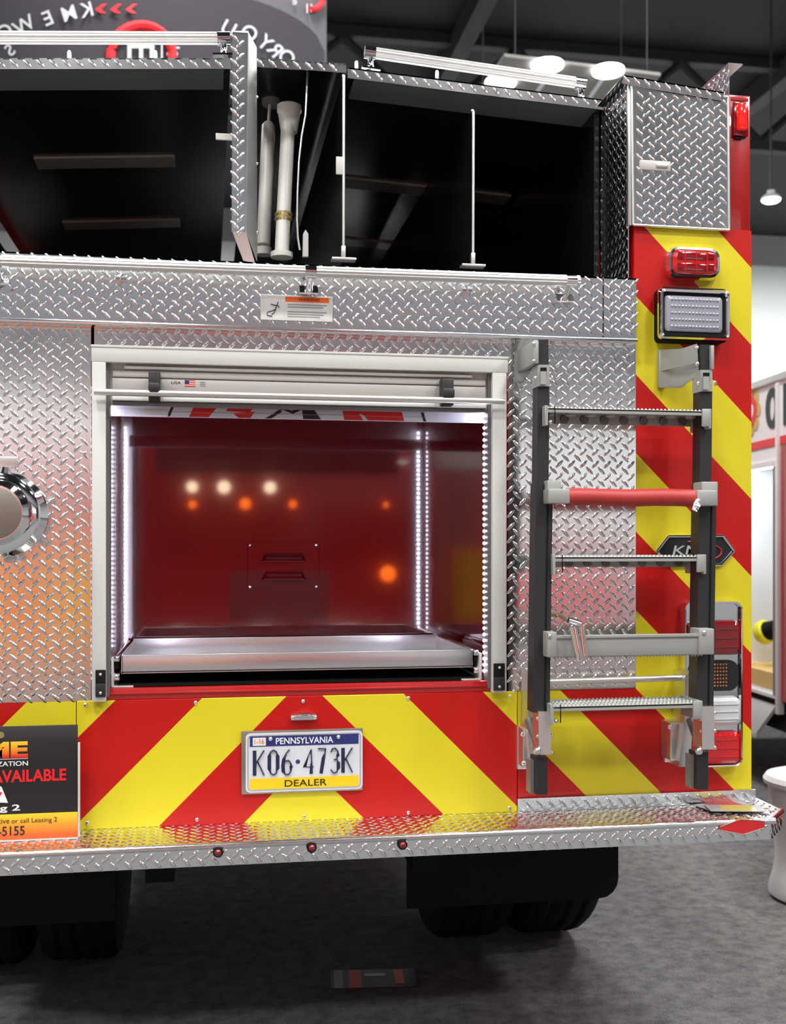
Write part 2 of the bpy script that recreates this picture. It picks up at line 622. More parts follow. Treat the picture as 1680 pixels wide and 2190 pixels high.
MB().box((-XW, -0.003, ZT), (-1.02, 0.03, 2.3), 'chev').build('chevron_panel', truck)

# --- diamond plate panels
zt = 1.992
b = MB().tread((0, -0.004, 0), X, Z, [(-1.02, ZT), (-0.538, ZT), (-0.538, zt)] + [(-1.02, zt)], off=(-0.758, 1.04))
b.build('tread_plate_panel', truck)
b = MB().tread((0, -0.006, 0), X, Z, [(-0.53, 1.925), (0.56, 1.925), (0.56, zt), (-0.53, zt)], off=(-0.51, 1.955))
b.build('tread_plate_panel', truck)
b = MB().tread((0, -0.005, 0), X, Z, [(0.548, ZT + 0.001), (XC + 0.004, ZT + 0.001), (XC + 0.004, zt), (0.548, zt)], off=(0.572, 1.05))
b.build('tread_plate_panel', truck)
for px, py in ((183, 968), (183, 1222), (180, 1478), (1340, 980), (1338, 1225), (1340, 760), (1098, 1478), (1098, 1235)):
    MB().dome(at(px, py, -0.006), -Yv, 0.005, 'chrome', 0.004, 10).build('rivet', truck)

# --- shelf band under the hose bed
ZL, ZH = 1.977, 2.147
band = MB()
band.tread((0, -0.042, 0), X, Z, [(-1.24, ZL + 0.006), (0.80, ZL + 0.006), (0.80, ZH), (-1.24, ZH)], off=(-0.77, 2.0))
band.tread((0, -0.042, 0), X, Z, [(0.803, ZL + 0.006), (0.895, ZL + 0.006), (0.895, ZH), (0.803, ZH)], off=(0.815, 2.0), pitch=0.030)
band.box((-1.24, -0.044, ZL - 0.004), (0.9, 0.0, ZL + 0.0075), 'tread', 0.003)
band.box((-1.24, -0.042, ZH - 0.004), (0.897, 0.21, ZH), 'tread')
bo = band.build('hose_bed_shelf', truck)
for px, py in ((260, 597), (995, 622)):
    p = at(px, py, -0.045)
    q = MB().box((p.x - 0.015, -0.062, p.z - 0.008), (p.x + 0.015, -0.042, p.z + 0.008), 'chrome', 0.004)
    q.dome((p.x - 0.008, -0.062, p.z), -Yv, 0.006, 'lensw', 0.004).dome((p.x + 0.008, -0.062, p.z), -Yv, 0.006, 'lensw', 0.004)
    q.build('step_light', bo)
# warning label
a, c = at(557, 629, -0.046), at(711, 689, -0.046)
lb = MB().box((a.x, -0.0465, c.z), (c.x, -0.043, a.z), 'frame', 0.001, 1)
w_, h_ = c.x - a.x, a.z - c.z
yy = -0.0467


def lrect(mb, u0, v0, u1, v1, m, d=0.0):
    mb.box((a.x + u0 * w_, yy - d, c.z + v0 * h_), (a.x + u1 * w_, yy + 0.0004, c.z + v1 * h_), m)


lrect(lb, 0.06, 0.08, 0.33, 0.94, 'stk')
lrect(lb, 0.34, 0.74, 0.95, 0.94, 'orange')
lrect(lb, 0.34, 0.08, 0.95, 0.73, 'stk')
for i in range(6):
    v = 0.64 - i * 0.095
    u1 = 0.92 - 0.05 * ((i * 7) % 3)
    if i != 2:
        lrect(lb, 0.37, v - 0.025, u1, v + 0.02, 'stk2', 0.0003)
lb.text('WARNING', (a.x + 0.52 * w_, yy, c.z + 0.79 * h_), X, Z, 0.3 * w_, 0.1 * h_, 'ink', 0.0006)


def lpt(u, v):
    return V3((a.x + u * w_, yy - 0.0004, c.z + v * h_))


for pts in ([(0.24, 0.72), (0.22, 0.55), (0.20, 0.42)], [(0.22, 0.57), (0.14, 0.62)], [(0.20, 0.42), (0.14, 0.34), (0.10, 0.32)], [(0.21, 0.45), (0.18, 0.27), (0.15, 0.22)], [(0.23, 0.6), (0.26, 0.5)], [(0.09, 0.3), (0.09, 0.17), (0.16, 0.15)]):
    lb.tube([lpt(*q) for q in pts], 0.0012, 'ink', 6)
lb.build('warning_label', bo, 'white warning sticker with orange header and falling figure')


def rail(name, parent, p0, p1, r, stations, foot_dir, foot_len, ext=0.02, first=True):
    """ribbed aluminium grab rail held by chrome stanchions"""
    p0, p1 = V3(p0), V3(p1)
    d = (p1 - p0).normalized()
    m = MB()
    m.tube([p0, p1], r, 'bright', 14)
    n_ = d.cross(V3((0, 1, 0))).normalized()
    for k in range(5):
        an = math.radians(-60 + k * 30)
        off = (V3((0, -1, 0)) * math.cos(an) + n_ * math.sin(an)) * r
        m.tube([p0 + off, p1 + off], r * 0.13, 'alu', 6)
    ro = m.build(name, parent)
    for s in stations:
        c_ = p0.lerp(p1, s)
        f_ = V3(foot_dir).normalized()
        q = MB()
        q.tube([c_ - d * ext, c_ + d * ext], r * 1.18, 'chrome', 14)
        q.tube([c_, c_ + f_ * foot_len * 0.5, c_ + f_ * foot_len], [r * 0.95, r * 0.55, r * 0.85], 'chrome', 12)
        e = c_ + f_ * foot_len
        u_ = d * (ext * 1.7)
        t_ = f_.cross(d).normalized() * r * 0.95
        q.prism([e - u_ - t_, e + u_ - t_, e + u_ + t_, e - u_ + t_], f_ * -0.006, 'chrome')
        q.build('stanchion', ro)
    return ro


yr = -0.10
rail('grab_rail', truck, at(-60, 556, yr), at(1238, 601.5, yr), 0.0135, (0.035, 0.535, 0.985), (0, 0.75, -0.5), 0.064, 0.014)

# --- hose bed
YB = 0.215
XS = 0.888
bed = MB()
cz = at(1290, 213, YB - 0.02)
bed.box((cz.x - 0.022, YB, 2.1), (XS - 0.004, 4.4, cz.z - 0.006), 'bed')
bed.box((-1.05, YB, 2.1), (-1.04, 4.4, 2.60), 'bed')
bed.box((-1.2, 0.2, 2.09), (XS - 0.005, 4.4, 2.12), 'bed')
bed.box((-1.2, 4.38, 2.1), (XS - 0.005, 4.4, 2.66), 'bed')
bd = bed.build('hose_bed', truck)
# plate lip closing the bed floor at the rear
MB().tread((0, 0.2, 0), X, Z, [(-1.2, 2.12), (XS - 0.05, 2.12), (XS - 0.05, 2.165), (-1.2, 2.165)], off=(-0.8, 2.147)).build('bed_sill', bd)


def cover(pL, pR, thick, name, ribs, lab=None):
    """hinged hose bed cover: treadplate rear edge, black underside, grey ribs"""
    pL, pR = V3(pL), V3(pR)
    U = (pR - pL).normalized()
    V = V3((0, 0, 1))
    Wl = (pR - pL).length
    V = (V - U * V.dot(U)).normalized()
    m = MB()
    m.tread(pL, U, V, [(0, -thick), (Wl, -thick), (Wl, 0), (0, 0)], off=(0.02, -thick / 2))
    m.prism([pL, pR, pR + Yv * 4.0, pL + Yv * 4.0], V * -0.004, 'tread')
    q = [pL - V * 0.012 + Yv * 0.004, pR - V * 0.012 + Yv * 0.004, pR - V * 0.012 + Yv * 4.0, pL - V * 0.012 + Yv * 4.0]
    m.prism(q, V * 0.006, 'bed')
    ro = m.build(name, truck, lab)
    if not ribs:
        return ro
    rb = MB()
    i0, i1 = U * 0.02, U * -0.02
    q = [pL + i0 - V * thick + Yv * 0.004, pR + i1 - V * thick + Yv * 0.004, pR + i1 - V * (thick + 0.004) + Yv * 0.13, pL + i0 - V * (thick + 0.004) + Yv * 0.13]
    rb.prism(q, V * 0.01, 'rib')
    rb.build('edge_channel', ro)
    for (y, wd, f0, f1) in ribs:
        rb = MB()
        a_, c_ = pL.lerp(pR, f0), pL.lerp(pR, f1)
        q = [a_ - V * 0.02 + Yv * y, c_ - V * 0.02 + Yv * y, c_ - V * 0.02 + Yv * (y + wd), a_ - V * 0.02 + Yv * (y + wd)]
        rb.prism(q, V * 0.014, 'rib2')
        rb.build('cover_rib', ro)
    return ro


cl0 = at(0, 124, YB)
cl1 = at(492, 124, YB)
dl = cl1 - cl0
cvl = cover(cl0 - dl * 0.42, cl1, 0.030, 'hose_bed_cover', ((0.72, 0.1, 0.27, 0.80), (1.45, 0.1, 0.27, 0.80)))
cvr = cover(at(744, 144, YB - 0.02), at(1290, 213, YB - 0.02), 0.030, 'hose_bed_cover', ((0.85, 0.1, 0.12, 0.95), (1.6, 0.1, 0.12, 0.95)))
cvm = cover(at(540, 122, YB), at(740, 136, YB), 0.026, 'centre_cover', ())
# rails on the covers
yr = YB + 0.10
rl = rail('grab_rail', truck, at(-150, 81, yr), at(482, 83, yr), 0.0165, (0.993,), (0, 0, -1), 0.052, 0.018)
rail('grab_rail', truck, at(785, 112, yr), at(1246, 180, yr), 0.0155, (0.012, 0.985), (0.05, 0, -1), 0.052, 0.016)
for px, py in ((148, 118), (332, 118), (762, 140), (934, 160)):
    p = at(px, py, YB + 0.04)
    MB().lathe([(0.006, -0.012), (0.006, 0.006), (0.004, 0.012)], p, Z, 'alu', 10).build('cover_bolt', cvl if px < 500 else cvr)

# upright bulkhead of diamond plate between the beds
yb = 0.07
a = at(497, 68, yb)
bb = at(495, 492, yb)
c1 = at(530, 68, yb)
zb_ = at(500, 496, yb).z
zt_ = a.z
blk = MB()
blk.tread((0, yb, 0), X, Z, [(bb.x, zb_), (at(526, 496, yb).x, zb_), (c1.x, zt_), (a.x, zt_)], off=(bb.x + 0.007, zb_ + 0.02), pitch=0.033, margin=0.003)
e0, e1 = at(526, 496, yb), c1
blk.prism([e0, e1, V3((e1.x + 0.024, yb + 0.06, e1.z - 0.012)), V3((e0.x + 0.03, yb + 0.06, e0.z - 0.06))], (0.002, 0.002, 0), 'alu')
k0 = at(497, 496, yb)
f0, f1 = at(520, 557, yb + 0.01), at(545, 562, yb + 0.01)
blk.prism([k0, e0, f1, f0], (0, 0.004, 0), 'alu')
blk.prism([at(495, 66, yb), at(531, 66, yb), at(531, 74, yb), at(495, 74, yb)], (0, 0.03, 0), 'alu')
bk = blk.build('bulkhead', truck)
for py in (208, 350, 497):
    MB().dome(at(549, py, yb + 0.062), -Yv, 0.005, 'chrome', 0.004, 10).build('bulkhead_bolt', bk)
t_ = MB()
p0, p1 = at(461, 287, yb + 0.03), at(495, 303, yb + 0.03)
t_.box((p0.x, yb + 0.02, p1.z), (p1.x + 0.01, yb + 0.026, p0.z), 'pipe', 0.001, 1)
t_.build('latch_tab', bk)


def divider(px, ytop, ybot, y, tab=None):
    m = MB()
    p0, p1 = at(px, ytop, y), at(px - 1, ybot, y)
    m.tube([(p1.x, y, p1.z), (p0.x, y, p0.z - 0.006), (p0.x, y + 0.012, p0.z)], 0.0042, 'alu', 10)
    ro = m.build('hose_divider', truck)
    MB().box((p0.x - 0.0022, y + 0.003, p1.z), (p0.x + 0.0022, y + 2.6, p0.z - 0.004), 'bed').build('divider_sheet', ro)  # sheet coloured black in place of its dark reflection
    q = MB()
    q.box((p1.x - 0.006, y - 0.004, p1.z), (p1.x + 0.006, y + 0.01, p1.z + 0.035), 'alu', 0.002)
    q.box((p1.x - 0.032, y - 0.004, p1.z - 0.003), (p1.x + 0.036, y + 0.03, p1.z + 0.003), 'alu', 0.001)
    q.build('divider_foot', ro)
    if tab:
        a_, b_ = at(tab[0], tab[1], y), at(tab[2], tab[3], y)
        MB().box((a_.x, y - 0.004, b_.z), (b_.x, y + 0.003, a_.z), 'pipe', 0.002).build('divider_tab', ro)
    return ro


divider(735, 158, 553, 0.16, (718, 335, 735, 374))
divider(1012, 233, 567, 0.16)
st = MB()
pts = [(657, 152), (655, 200), (653, 246), (645, 290), (639, 345), (636, 410), (635, 470), (637, 510), (641, 535)]
st.tube([at(px, py, 0.26) for px, py in pts], 0.0028, 'alu', 8)
st.build('cable', truck)
st = MB()
st.prism([at(647, 548, 0.12), at(659, 548, 0.12), at(659, 500, 0.12), at(653, 491, 0.12), at(648, 500, 0.12)], (0, 0.012, 0), 'alu')
st.build('bracket', truck)

# --- corner cabinet above the chevron column
side = MB()
side.tread((XS, 0, 0), V3((0, -1, 0)), Z, [(-YB - 0.002, 2.158), (0.0, 2.158), (0.0, 2.712), (-YB - 0.002, 2.712)], off=(-0.2, 2.18), pitch=0.031)
side.tread((XS + 0.001, 0, 0), V3((0, -1, 0)), Z, [(-YB, ZL), (0.0, ZL), (0.0, 2.158), (-YB, 2.158)], off=(-0.2, 2.0), pitch=0.031)
side.build('column_side', truck)
cab = MB()
cab.box((XS + 0.004, 0.004, 2.3), (1.178, 0.6, 2.672), 'tread')
cab.box((XS - 0.003, -0.010, 2.3), (XS + 0.008, 0.004, 2.70), 'alu', 0.002)
c0, c1 = at(1333, 160, -0.02), at(1547, 197, -0.02)
dz = V3((0, 0, 0.024))
Uc = (c1 - c0).normalized()
Vc = (Z - Uc * Uc.z).normalized()
cab.tread(c0 - Vc * 0.024, Uc, Vc, [(0, 0), ((c1 - c0).length, 0), ((c1 - c0).length, 0.024), (0, 0.024)], off=(0.01, 0.011), pitch=0.03, margin=0.003)
cab.prism([c0, c1, c1 + Yv * 0.7, c0 + Yv * 0.7], Vc * -0.004, 'tread')
co = cab.build('corner_cabinet', truck)
dr = MB()
d0 = at(1350, 181, -0.014)
d1 = at(1556, 208, -0.014)
d2 = at(1558.5, 492, -0.014)
d3 = at(1353.5, 481, -0.014)
dr.tread((0, -0.014, 0), X, Z, [(d3.x, d2.z), (d2.x, d2.z), (d1.x, d1.z), (d0.x, d0.z)], off=(d3.x + 0.02, d2.z + 0.012), pitch=0.0345, margin=0.008)
for A, B in ((d3, d2), (d2, d1), (d1, d0), (d0, d3)):
    dr.tube([A, B], 0.0035, 'alu', 8)
do = dr.build('cabinet_door', co)
h0, h1 = at(1369, 341, -0.02), at(1434, 366, -0.02)
hd = MB().box((h0.x, -0.0195, h1.z), (h1.x, -0.012, h0.z), 'slat', 0.002)
hd.box((h0.x + 0.045, -0.024, h1.z + 0.008), (h1.x - 0.008, -0.018, h0.z - 0.008), 'alu', 0.003)
hd.build('cabinet_handle', co)
# its twin on the left corner
ml_ = MB()
ml_.box((-1.178, 0.004, 2.3), (-1.045, 0.6, 2.672), 'tread')
ml_.tread((0, -0.012, 0), X, Z, [(-1.176, 2.302), (-1.047, 2.302), (-1.047, 2.672), (-1.176, 2.672)], off=(-1.16, 2.32), pitch=0.0345)
ml_.box((-1.18, -0.016, 2.672), (-1.04, 0.6, 2.69), 'tread', 0.003)
ml_.build('corner_cabinet', truck)
MB().box((-XW, 0.0, 2.3), (-1.179, 0.2, 2.69), 'red', 0.006).build('corner_post', truck)
# upstand fin on top of the cabinet
fx = at(1557, 165, 0.0).x
zf0, zf1 = 2.68, at(1557, 137, 0.0).z
fn = MB()
fn.tread((fx, 0, 0), V3((0, -1, 0)), Z, [(-0.8, zf0), (0, zf0), (0, zf1), (-0.8, zf1)], off=(-0.79, zf0 + 0.012), pitch=0.032, margin=0.003)
fn.prism([(fx, 0, zf1), (fx + 0.042, 0, zf1), (fx + 0.042, 0.8, zf1), (fx, 0.8, zf1)], (0, 0, 0.004), 'tread')
fn.build('upstand', co)
# red corner post with clearance light
ps = MB()
ps.box((1.172, 0.0, 2.3), (XW, 0.2, at(1590, 203, 0).z), 'red', 0.006)
ps.box((1.19, -0.002, at(1590, 207, 0).z - 0.012), (XW - 0.008, 0.0, at(1590, 207, 0).z - 0.004), 'red')
po = ps.build('corner_post', truck)
l0, l1 = at(1568, 216, -0.012), at(1601, 291, -0.012)
ml = MB().box((l0.x, -0.010, l1.z), (l1.x, 0.0, l0.z), 'lensd', 0.003)
ml.box((l0.x + 0.010, -0.024, l1.z + 0.014), (l1.x - 0.008, -0.006, l0.z - 0.006), 'lit', 0.006)
ml.box((l0.x + 0.006, -0.006, l1.z - 0.006), (l1.x - 0.016, -0.001, l1.z - 0.001), 'rubber')
ml.build('clearance_light', po, 'red upright clearance light')

# --- compartment opening
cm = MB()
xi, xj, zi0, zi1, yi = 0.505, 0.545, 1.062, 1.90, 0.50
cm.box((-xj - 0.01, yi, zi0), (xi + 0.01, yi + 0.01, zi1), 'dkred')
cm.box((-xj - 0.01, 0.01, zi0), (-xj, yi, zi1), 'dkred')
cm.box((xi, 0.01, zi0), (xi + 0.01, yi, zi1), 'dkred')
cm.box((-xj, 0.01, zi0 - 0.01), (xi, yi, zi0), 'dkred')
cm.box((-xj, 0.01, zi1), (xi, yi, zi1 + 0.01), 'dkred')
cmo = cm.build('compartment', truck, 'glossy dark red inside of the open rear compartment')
sl = MB()
sl.box((-0.5, -0.006, ZT), (0.5, 0.02, 1.062), 'sill', 0.003)
sl.box((-0.5, -0.010, 1.046), (0.5, 0.0, 1.052), 'sill', 0.002)
sl.build('compartment_sill', truck)
# louvred vent on the rear wall
vt = MB()
v0, v1 = at(529, 1160, yi - 0.002), at(682, 1260, yi - 0.002)
vt.box((v0.x, yi - 0.003, v1.z), (v1.x, yi, v0.z), 'dkred', 0.001, 1)
for (pa, pb) in (((557, 1201), (654, 1185)), ((558, 1240), (654, 1223))):
    A, B = at(*pa, yi), at(*pb, yi)
    poly = [(A.x, A.z), (B.x, A.z), (B.x - 0.012, B.z), (A.x + 0.014, B.z)]
    vt.add([(A.x, yi - 0.003, A.z), (B.x, yi - 0.003, A.z), (B.x - 0.012, yi - 0.004, B.z + 0.003), (A.x + 0.014, yi - 0.004, B.z + 0.003),
            (A.x + 0.004, yi - 0.016, A.z), (B.x - 0.004, yi - 0.016, A.z), (B.x - 0.016, yi - 0.014, A.z + 0.01), (A.x + 0.018, yi - 0.014, A.z + 0.01)],
           [(4, 5, 6, 7), (7, 6, 2, 3), (0, 4, 7, 3), (5, 1, 2, 6)], 'dkred')
    vt.box((A.x + 0.004, yi - 0.0036, A.z), (B.x - 0.004, yi - 0.0030, A.z + 0.012), 'ink')
vo = vt.build('vent_cover', cmo)
for px, py in ((534, 1165), (676, 1165), (534, 1255), (676, 1254)):
    MB().dome(at(px, py, yi - 0.003), -Yv, 0.005, 'chrome', 0.004, 10).build('vent_bolt', cmo)
# led strips inside both jambs
for s in (-1, 1):
    m = MB()
    z0, z1 = 1.085, 1.825
    n = 46
    x0 = 0.4945 if s > 0 else -0.53
    m.box((x0 - 0.002, 0.034, z0 - 0.01), (x0 + 0.004, 0.040, z1 + 0.01), 'rib')
    for k in range(n):
        z = z0 + (z1 - z0) * k / (n - 1)
        m.lathe([(0.002, -0.005), (0.0045, -0.002), (0.0045, 0.002), (0.002, 0.005)], (x0 - s * 0.003, 0.028, z), V3((-s, 0.25, 0)), 'led', 8)
    m.build('led_strip', cmo, 'strip of white led lamps')

# --- door frame and rolled up door
fr = MB()
yf = -0.03
hl, hr = at(195, 738, yf), at(1086, 762, yf)
zH1 = (hl.z + hr.z) / 2
zH0 = at(195, 773, yf).z
fr.box((hl.x, yf, zH0), (hr.x, 0.01, zH1), 'frame', 0.002)
fr.box((hl.x - 0.001, yf - 0.002, zH1 - 0.006), (hr.x + 0.001, yf + 0.004, zH1), 'frame', 0.001)
for a_, b_, c_ in ((196, 226, 233), (1083, 1053, 1046)):
    xa, xb, xc = at(a_, 1100, yf).x, at(b_, 1100, yf).x, at(c_, 1100, yf).x
    fr.box((xa, yf, ZT), (xb, 0.01, zH0), 'frame', 0.002)
    fr.box((xb, yf + 0.016, ZT + 0.01), (xc, 0.03, zH0), 'rib')
fo = fr.build('door_frame', truck)
for (x0, y0, x1, y1) in ((204, 1433, 226, 1491), (1055, 1419, 1079, 1477)):
    p0, p1 = at(x0, y0, yf - 0.004), at(x1, y1, yf - 0.004)
    q = MB().box((p0.x, yf - 0.006, p1.z), (p1.x, yf, p0.z), 'rubber', 0.002)
    q.box((p0.x, yf - 0.008, p1.z + 0.001), (p1.x, yf - 0.004, (p0.z + p1.z) / 2), 'black', 0.002)
    for zz in (p0.z - 0.011, p1.z + 0.011):
        q.dome(((p0.x + p1.x) / 2, yf - 0.008, zz), -Yv, 0.004, 'alu', 0.003, 10)
    q.build('end_cap', fo)

dm = MB()
yd = -0.008
x0, x1 = at(240, 800, yd).x, at(1038, 800, yd).x


def zz(py):
    return at(240, py, yd).z


dm.box((x0 - 0.01, yd + 0.006, zz(866)), (x1 + 0.01, yd + 0.014, zz(772)), 'slat')
dm.box((x0 + 0.03, yd - 0.010, zz(789)), (x1 - 0.04, yd + 0.01, zz(783)), 'frame', 0.001)
dm.box((x0, yd - 0.004, zz(806)), (x1, yd + 0.01, zz(792)), 'slat', 0.004)
dm.box((x0, yd - 0.001, zz(834)), (x1, yd + 0.01, zz(808)), 'slat', 0.002)
dm.box((x0, yd - 0.012, zz(857)), (x1, yd + 0.01, zz(848)), 'frame', 0.003)
dm.box((x0, yd - 0.004, zz(866)), (x1, yd + 0.01, zz(858)), 'rib', 0.002)
ro = dm.build('roll_up_door', truck)
yb_ = -0.052
MB().tube([at(201, 838, yb_), at(1078, 858.5, yb_)], 0.0084, 'alu', 16).build('lift_bar', ro)
for (a_, b_, t0, t1) in ((317, 342, 792, 857), (945, 971, 808, 867)):
    p0, p1 = at(a_, t0, yb_), at(b_, t1, yb_)
    q = MB()
    q.box((p0.x, yb_ - 0.010, p1.z + 0.018), (p1.x, yb_ + 0.012, p1.z + 0.045), 'black', 0.006)
    q.box((p0.x, yb_ + 0.004, p1.z), (p1.x, -0.012, p0.z), 'black', 0.004)
    q.build('bar_bracket', ro)
q = MB()
yy = yd - 0.0015
q.text('USA', at(366, 821, yy), X, Z, 0.024, 0.007, 'ink', 0.0004)
p0, p1 = at(395, 813, yy), at(417, 827, yy)
q.box((p0.x, yy - 0.0004, p1.z), (p1.x, yy, p0.z), 'stk')
hh = p0.z - p1.z
for k in range(4):
    q.box((p0.x, yy - 0.0006, p1.z + hh * (k * 2) / 7), (p1.x, yy, p1.z + hh * (k * 2 + 1) / 7), 'redp')
q.box((p0.x, yy - 0.0008, p1.z + hh * 3 / 7), (p0.x + (p1.x - p0.x) * 0.42, yy, p0.z), 'navy')
for k in range(3):
    q.box((p1.x + 0.012, yy - 0.0004, p1.z + hh * (0.1 + k * 0.3)), (p1.x + 0.026, yy, p1.z + hh * (0.22 + k * 0.3)), 'stk2')
q.build('maker_sticker', ro, 'tiny white sticker with flag')
# printed inner face of the rolled door, seen through the opening
yg = 0.05
gt = at(232, 858, yg).z
gb0, gb1 = at(234, 889, yg), at(1036, 906, yg)
gr = MB()
gx0, gx1 = gb0.x - 0.012, at(1034, 880, yg).x
gz0, gz1 = gb0.z, at(234, 856, yg).z
gr.box((gx0, yg, gz0), (gx1, yg + 0.012, gz1), 'plate', 0.002)
gr.box((gx0, yg - 0.003, gz0 + 0.002), (gx0 + 0.16, yg + 0.002, gz0 + 0.018), 'white', 0.002)


def gpoly(pts, m, d):
    gr.prism([V3((at(x_, 880, yg).x, yg - d, gz0 + v_ * (gz1 - gz0))) for x_, v_ in pts], (0, 0.0004, 0), m)


gpoly([(357, 0.02), (363, 0.02), (376, 0.98), (370, 0.98)], 'ink', 0.0006)
gpoly([(404, 0.02), (446, 0.02), (472, 0.98), (418, 0.98)], 'redp', 0.0006)
gpoly([(484, 0.45), (534, 0.40), (550, 0.98), (490, 0.98)], 'redp', 0.0006)
gpoly([(510, 0.02), (535, 0.02), (545, 0.45), (505, 0.35), (498, 0.30)], 'redp', 0.0006)
gpoly([(566, 0.02), (580, 0.02), (604, 0.5), (612, 0.45), (596, 0.55)], 'ink', 0.0006)
gpoly([(576, 0.15), (604, 0.62), (626, 0.35), (652, 0.75), (640, 0.98), (624, 0.55), (604, 0.80)], 'ink', 0.0008)
gpoly([(648, 0.02), (686, 0.02), (664, 0.98), (644, 0.98)], 'ink', 0.0010)
gpoly([(736, 0.02), (864, 0.02), (856, 0.98), (730, 0.98)], 'redp', 0.0006)
gpoly([(776, 0.02), (786, 0.02), (778, 0.35), (768, 0.45)], 'plate', 0.0012)
gpoly([(905, 0.02), (911, 0.02), (902, 0.98), (896, 0.98)], 'ink', 0.0006)
for k in (0.3, 0.62):
    gr.box((gx0 + 0.17, yg - 0.0016, gz0 + k * (gz1 - gz0)), (gx1 - 0.16, yg, gz0 + k * (gz1 - gz0) + 0.0008), 'stk2')
gr.build('door_graphic', ro, 'white strip printed with red and black shapes')

# --- slide-out tray
tr = MB()
ty = 0.012
t0, t1 = at(259, 1398, ty), at(1010, 1391, ty)
zt0, zt1 = at(259, 1441, ty).z, (t0.z + t1.z) / 2
tx0, tx1 = t0.x, t1.x
tr.box((tx0, ty, zt0), (tx1, ty + 0.006, zt1), 'brush', 0.003)
tr.box((tx0, 0.462, zt0), (tx1, 0.468, zt1 + 0.004), 'brush', 0.002)
for x_ in (tx0, tx1 - 0.005):
    tr.box((x_, ty, zt0), (x_ + 0.005, 0.465, zt1), 'brush', 0.001, 1)
tr.box((tx0, ty, zt0), (tx1, 0.465, zt0 + 0.005), 'brush')
to = tr.build('slide_out_tray', truck, 'shallow brushed aluminium tray')
for s, xx in ((-1, tx0), (1, tx1)):
    q = MB()
    zc = (zt0 + zt1) / 2
    q.box((xx + s * 0.004, ty + 0.004, zt1 - 0.018), (xx + s * 0.019, 0.46, zt1), 'chrome', 0.003)
    q.box((xx + s * 0.006, ty + 0.010, zc - 0.012), (xx + s * 0.015, 0.46, zc + 0.012), 'rubber', 0.001)
    q.box((xx + s * 0.004, ty + 0.004, zt0 - 0.018), (xx + s * 0.019, 0.46, zt0 + 0.002), 'chrome', 0.003)
    q.box((xx + s * 0.019, ty - 0.004, 1.064), (xx + s * 0.025, 0.46, zt1 - 0.01), 'bright', 0.001)
    q.box((xx - s * 0.03, ty - 0.004, 1.063), (xx + s * 0.024, 0.46, 1.066), 'bright')
    for z_ in (zt1 - 0.009, zt0 - 0.008):
        q.dome((xx + s * 0.0115, ty + 0.004, z_), -Yv, 0.0065, 'chrome', 0.005, 10)
    q.build('tray_slide', to)
MB().box((tx0 - 0.01, 0.02, 1.0625), (tx1 + 0.01, 0.46, 1.070), 'rubber').build('tray_shade', to)  # black sheet standing in for the shade beneath the tray

# --- suction inlet on the left
ic = at(-14, 1096, -0.15)
iy = ic.y
ax = V3((0, -1, 0))
m = MB()
o_ = V3((ic.x, 0, ic.z))
m.lathe([(0.105, 0.0), (0.105, 0.012), (0.085, 0.03), (0.082, 0.07), (0.094, 0.075), (0.098, 0.085), (0.098, 0.115), (0.09, 0.12), (0.08, 0.122), (0.078, 0.14), (0.066, 0.15)], o_, ax, 'chrome', 40)
io = m.build('suction_inlet', truck, 'chrome capped suction inlet')
MB().lathe([(0.064, 0.0), (0.064, 0.004), (0.061, 0.0055)], o_ + ax * 0.149, ax, 'concr', 40).build('inlet_cap_face', io)
for k in range(6):
    an = math.radians(20 + k * 60)
    d_ = V3((math.cos(an), 0, math.sin(an)))
    q = MB()
    q.tube([o_ + d_ * 0.088 + ax * 0.10, o_ + d_ * 0.112 + ax * 0.10], [0.016, 0.012], 'chrome', 10)
    q.build('inlet_lug', io)
q = MB()
dv = at(18, 1178, -0.06)
q.tube([(dv.x, -0.06, dv.z + 0.06), (dv.x, -0.06, dv.z + 0.005), (dv.x + 0.008, -0.075, dv.z - 0.02)], [0.02, 0.02, 0.016], 'chrome', 12)
q.lathe([(0.024, -0.004), (0.024, 0.012)], (dv.x, -0.06, dv.z + 0.01), Z, 'chrome', 8)
q.build('drain_valve', io)
p0, p1 = at(-90, 975, -0.008), at(39, 999, -0.008)
MB().box((p0.x, -0.010, p1.z), (p1.x, -0.004, p0.z), 'alu', 0.002).build('inlet_name_plate', truck)

# --- tailboard
tb = MB()
zt_, th = ZB, 0.052
out = [(-1.287, 0.06), (-1.287, -0.10), (-1.205, -0.195), (1.205, -0.195), (1.287, -0.10), (1.287, 0.06)]
tb.tread((0, 0, zt_), X, Yv, [(-1.287, -0.1), (-1.205, -0.19), (1.205, -0.19), (1.287, -0.10), (1.287, 0.06), (-1.287, 0.06)], off=(-0.7, -0.178), t=0.004, pitch=0.032, L=0.028)
tb.tread((0, -0.197, 0), X, Z, [(-1.2, zt_ - th), (1.2, zt_ - th), (1.2, zt_ - 0.008), (-1.2, zt_ - 0.008)], off=(-0.74, zt_ - 0.042), t=0.006, pitch=0.034, margin=0.004)
dd = V3((0.082, 0.095, 0)).normalized()
Lc = V3((0.082, 0.095, 0)).length
tb.tread((1.205, -0.196, 0), dd, Z, [(0, zt_ - th), (Lc, zt_ - th), (Lc, zt_ - 0.004), (0, zt_ - 0.004)], off=(0.02, zt_ - 0.044), pitch=0.03, margin=0.003)
for (p, q_) in (((-1.205, -0.193), (1.205, -0.193)), ((1.205, -0.193), (1.287, -0.1)), ((-1.205, -0.193), (-1.287, -0.1))):
    tb.tube([(p[0], p[1], zt_ - 0.005), (q_[0], q_[1], zt_ - 0.005)], 0.0075, 'tread', 10)
k = -1.19
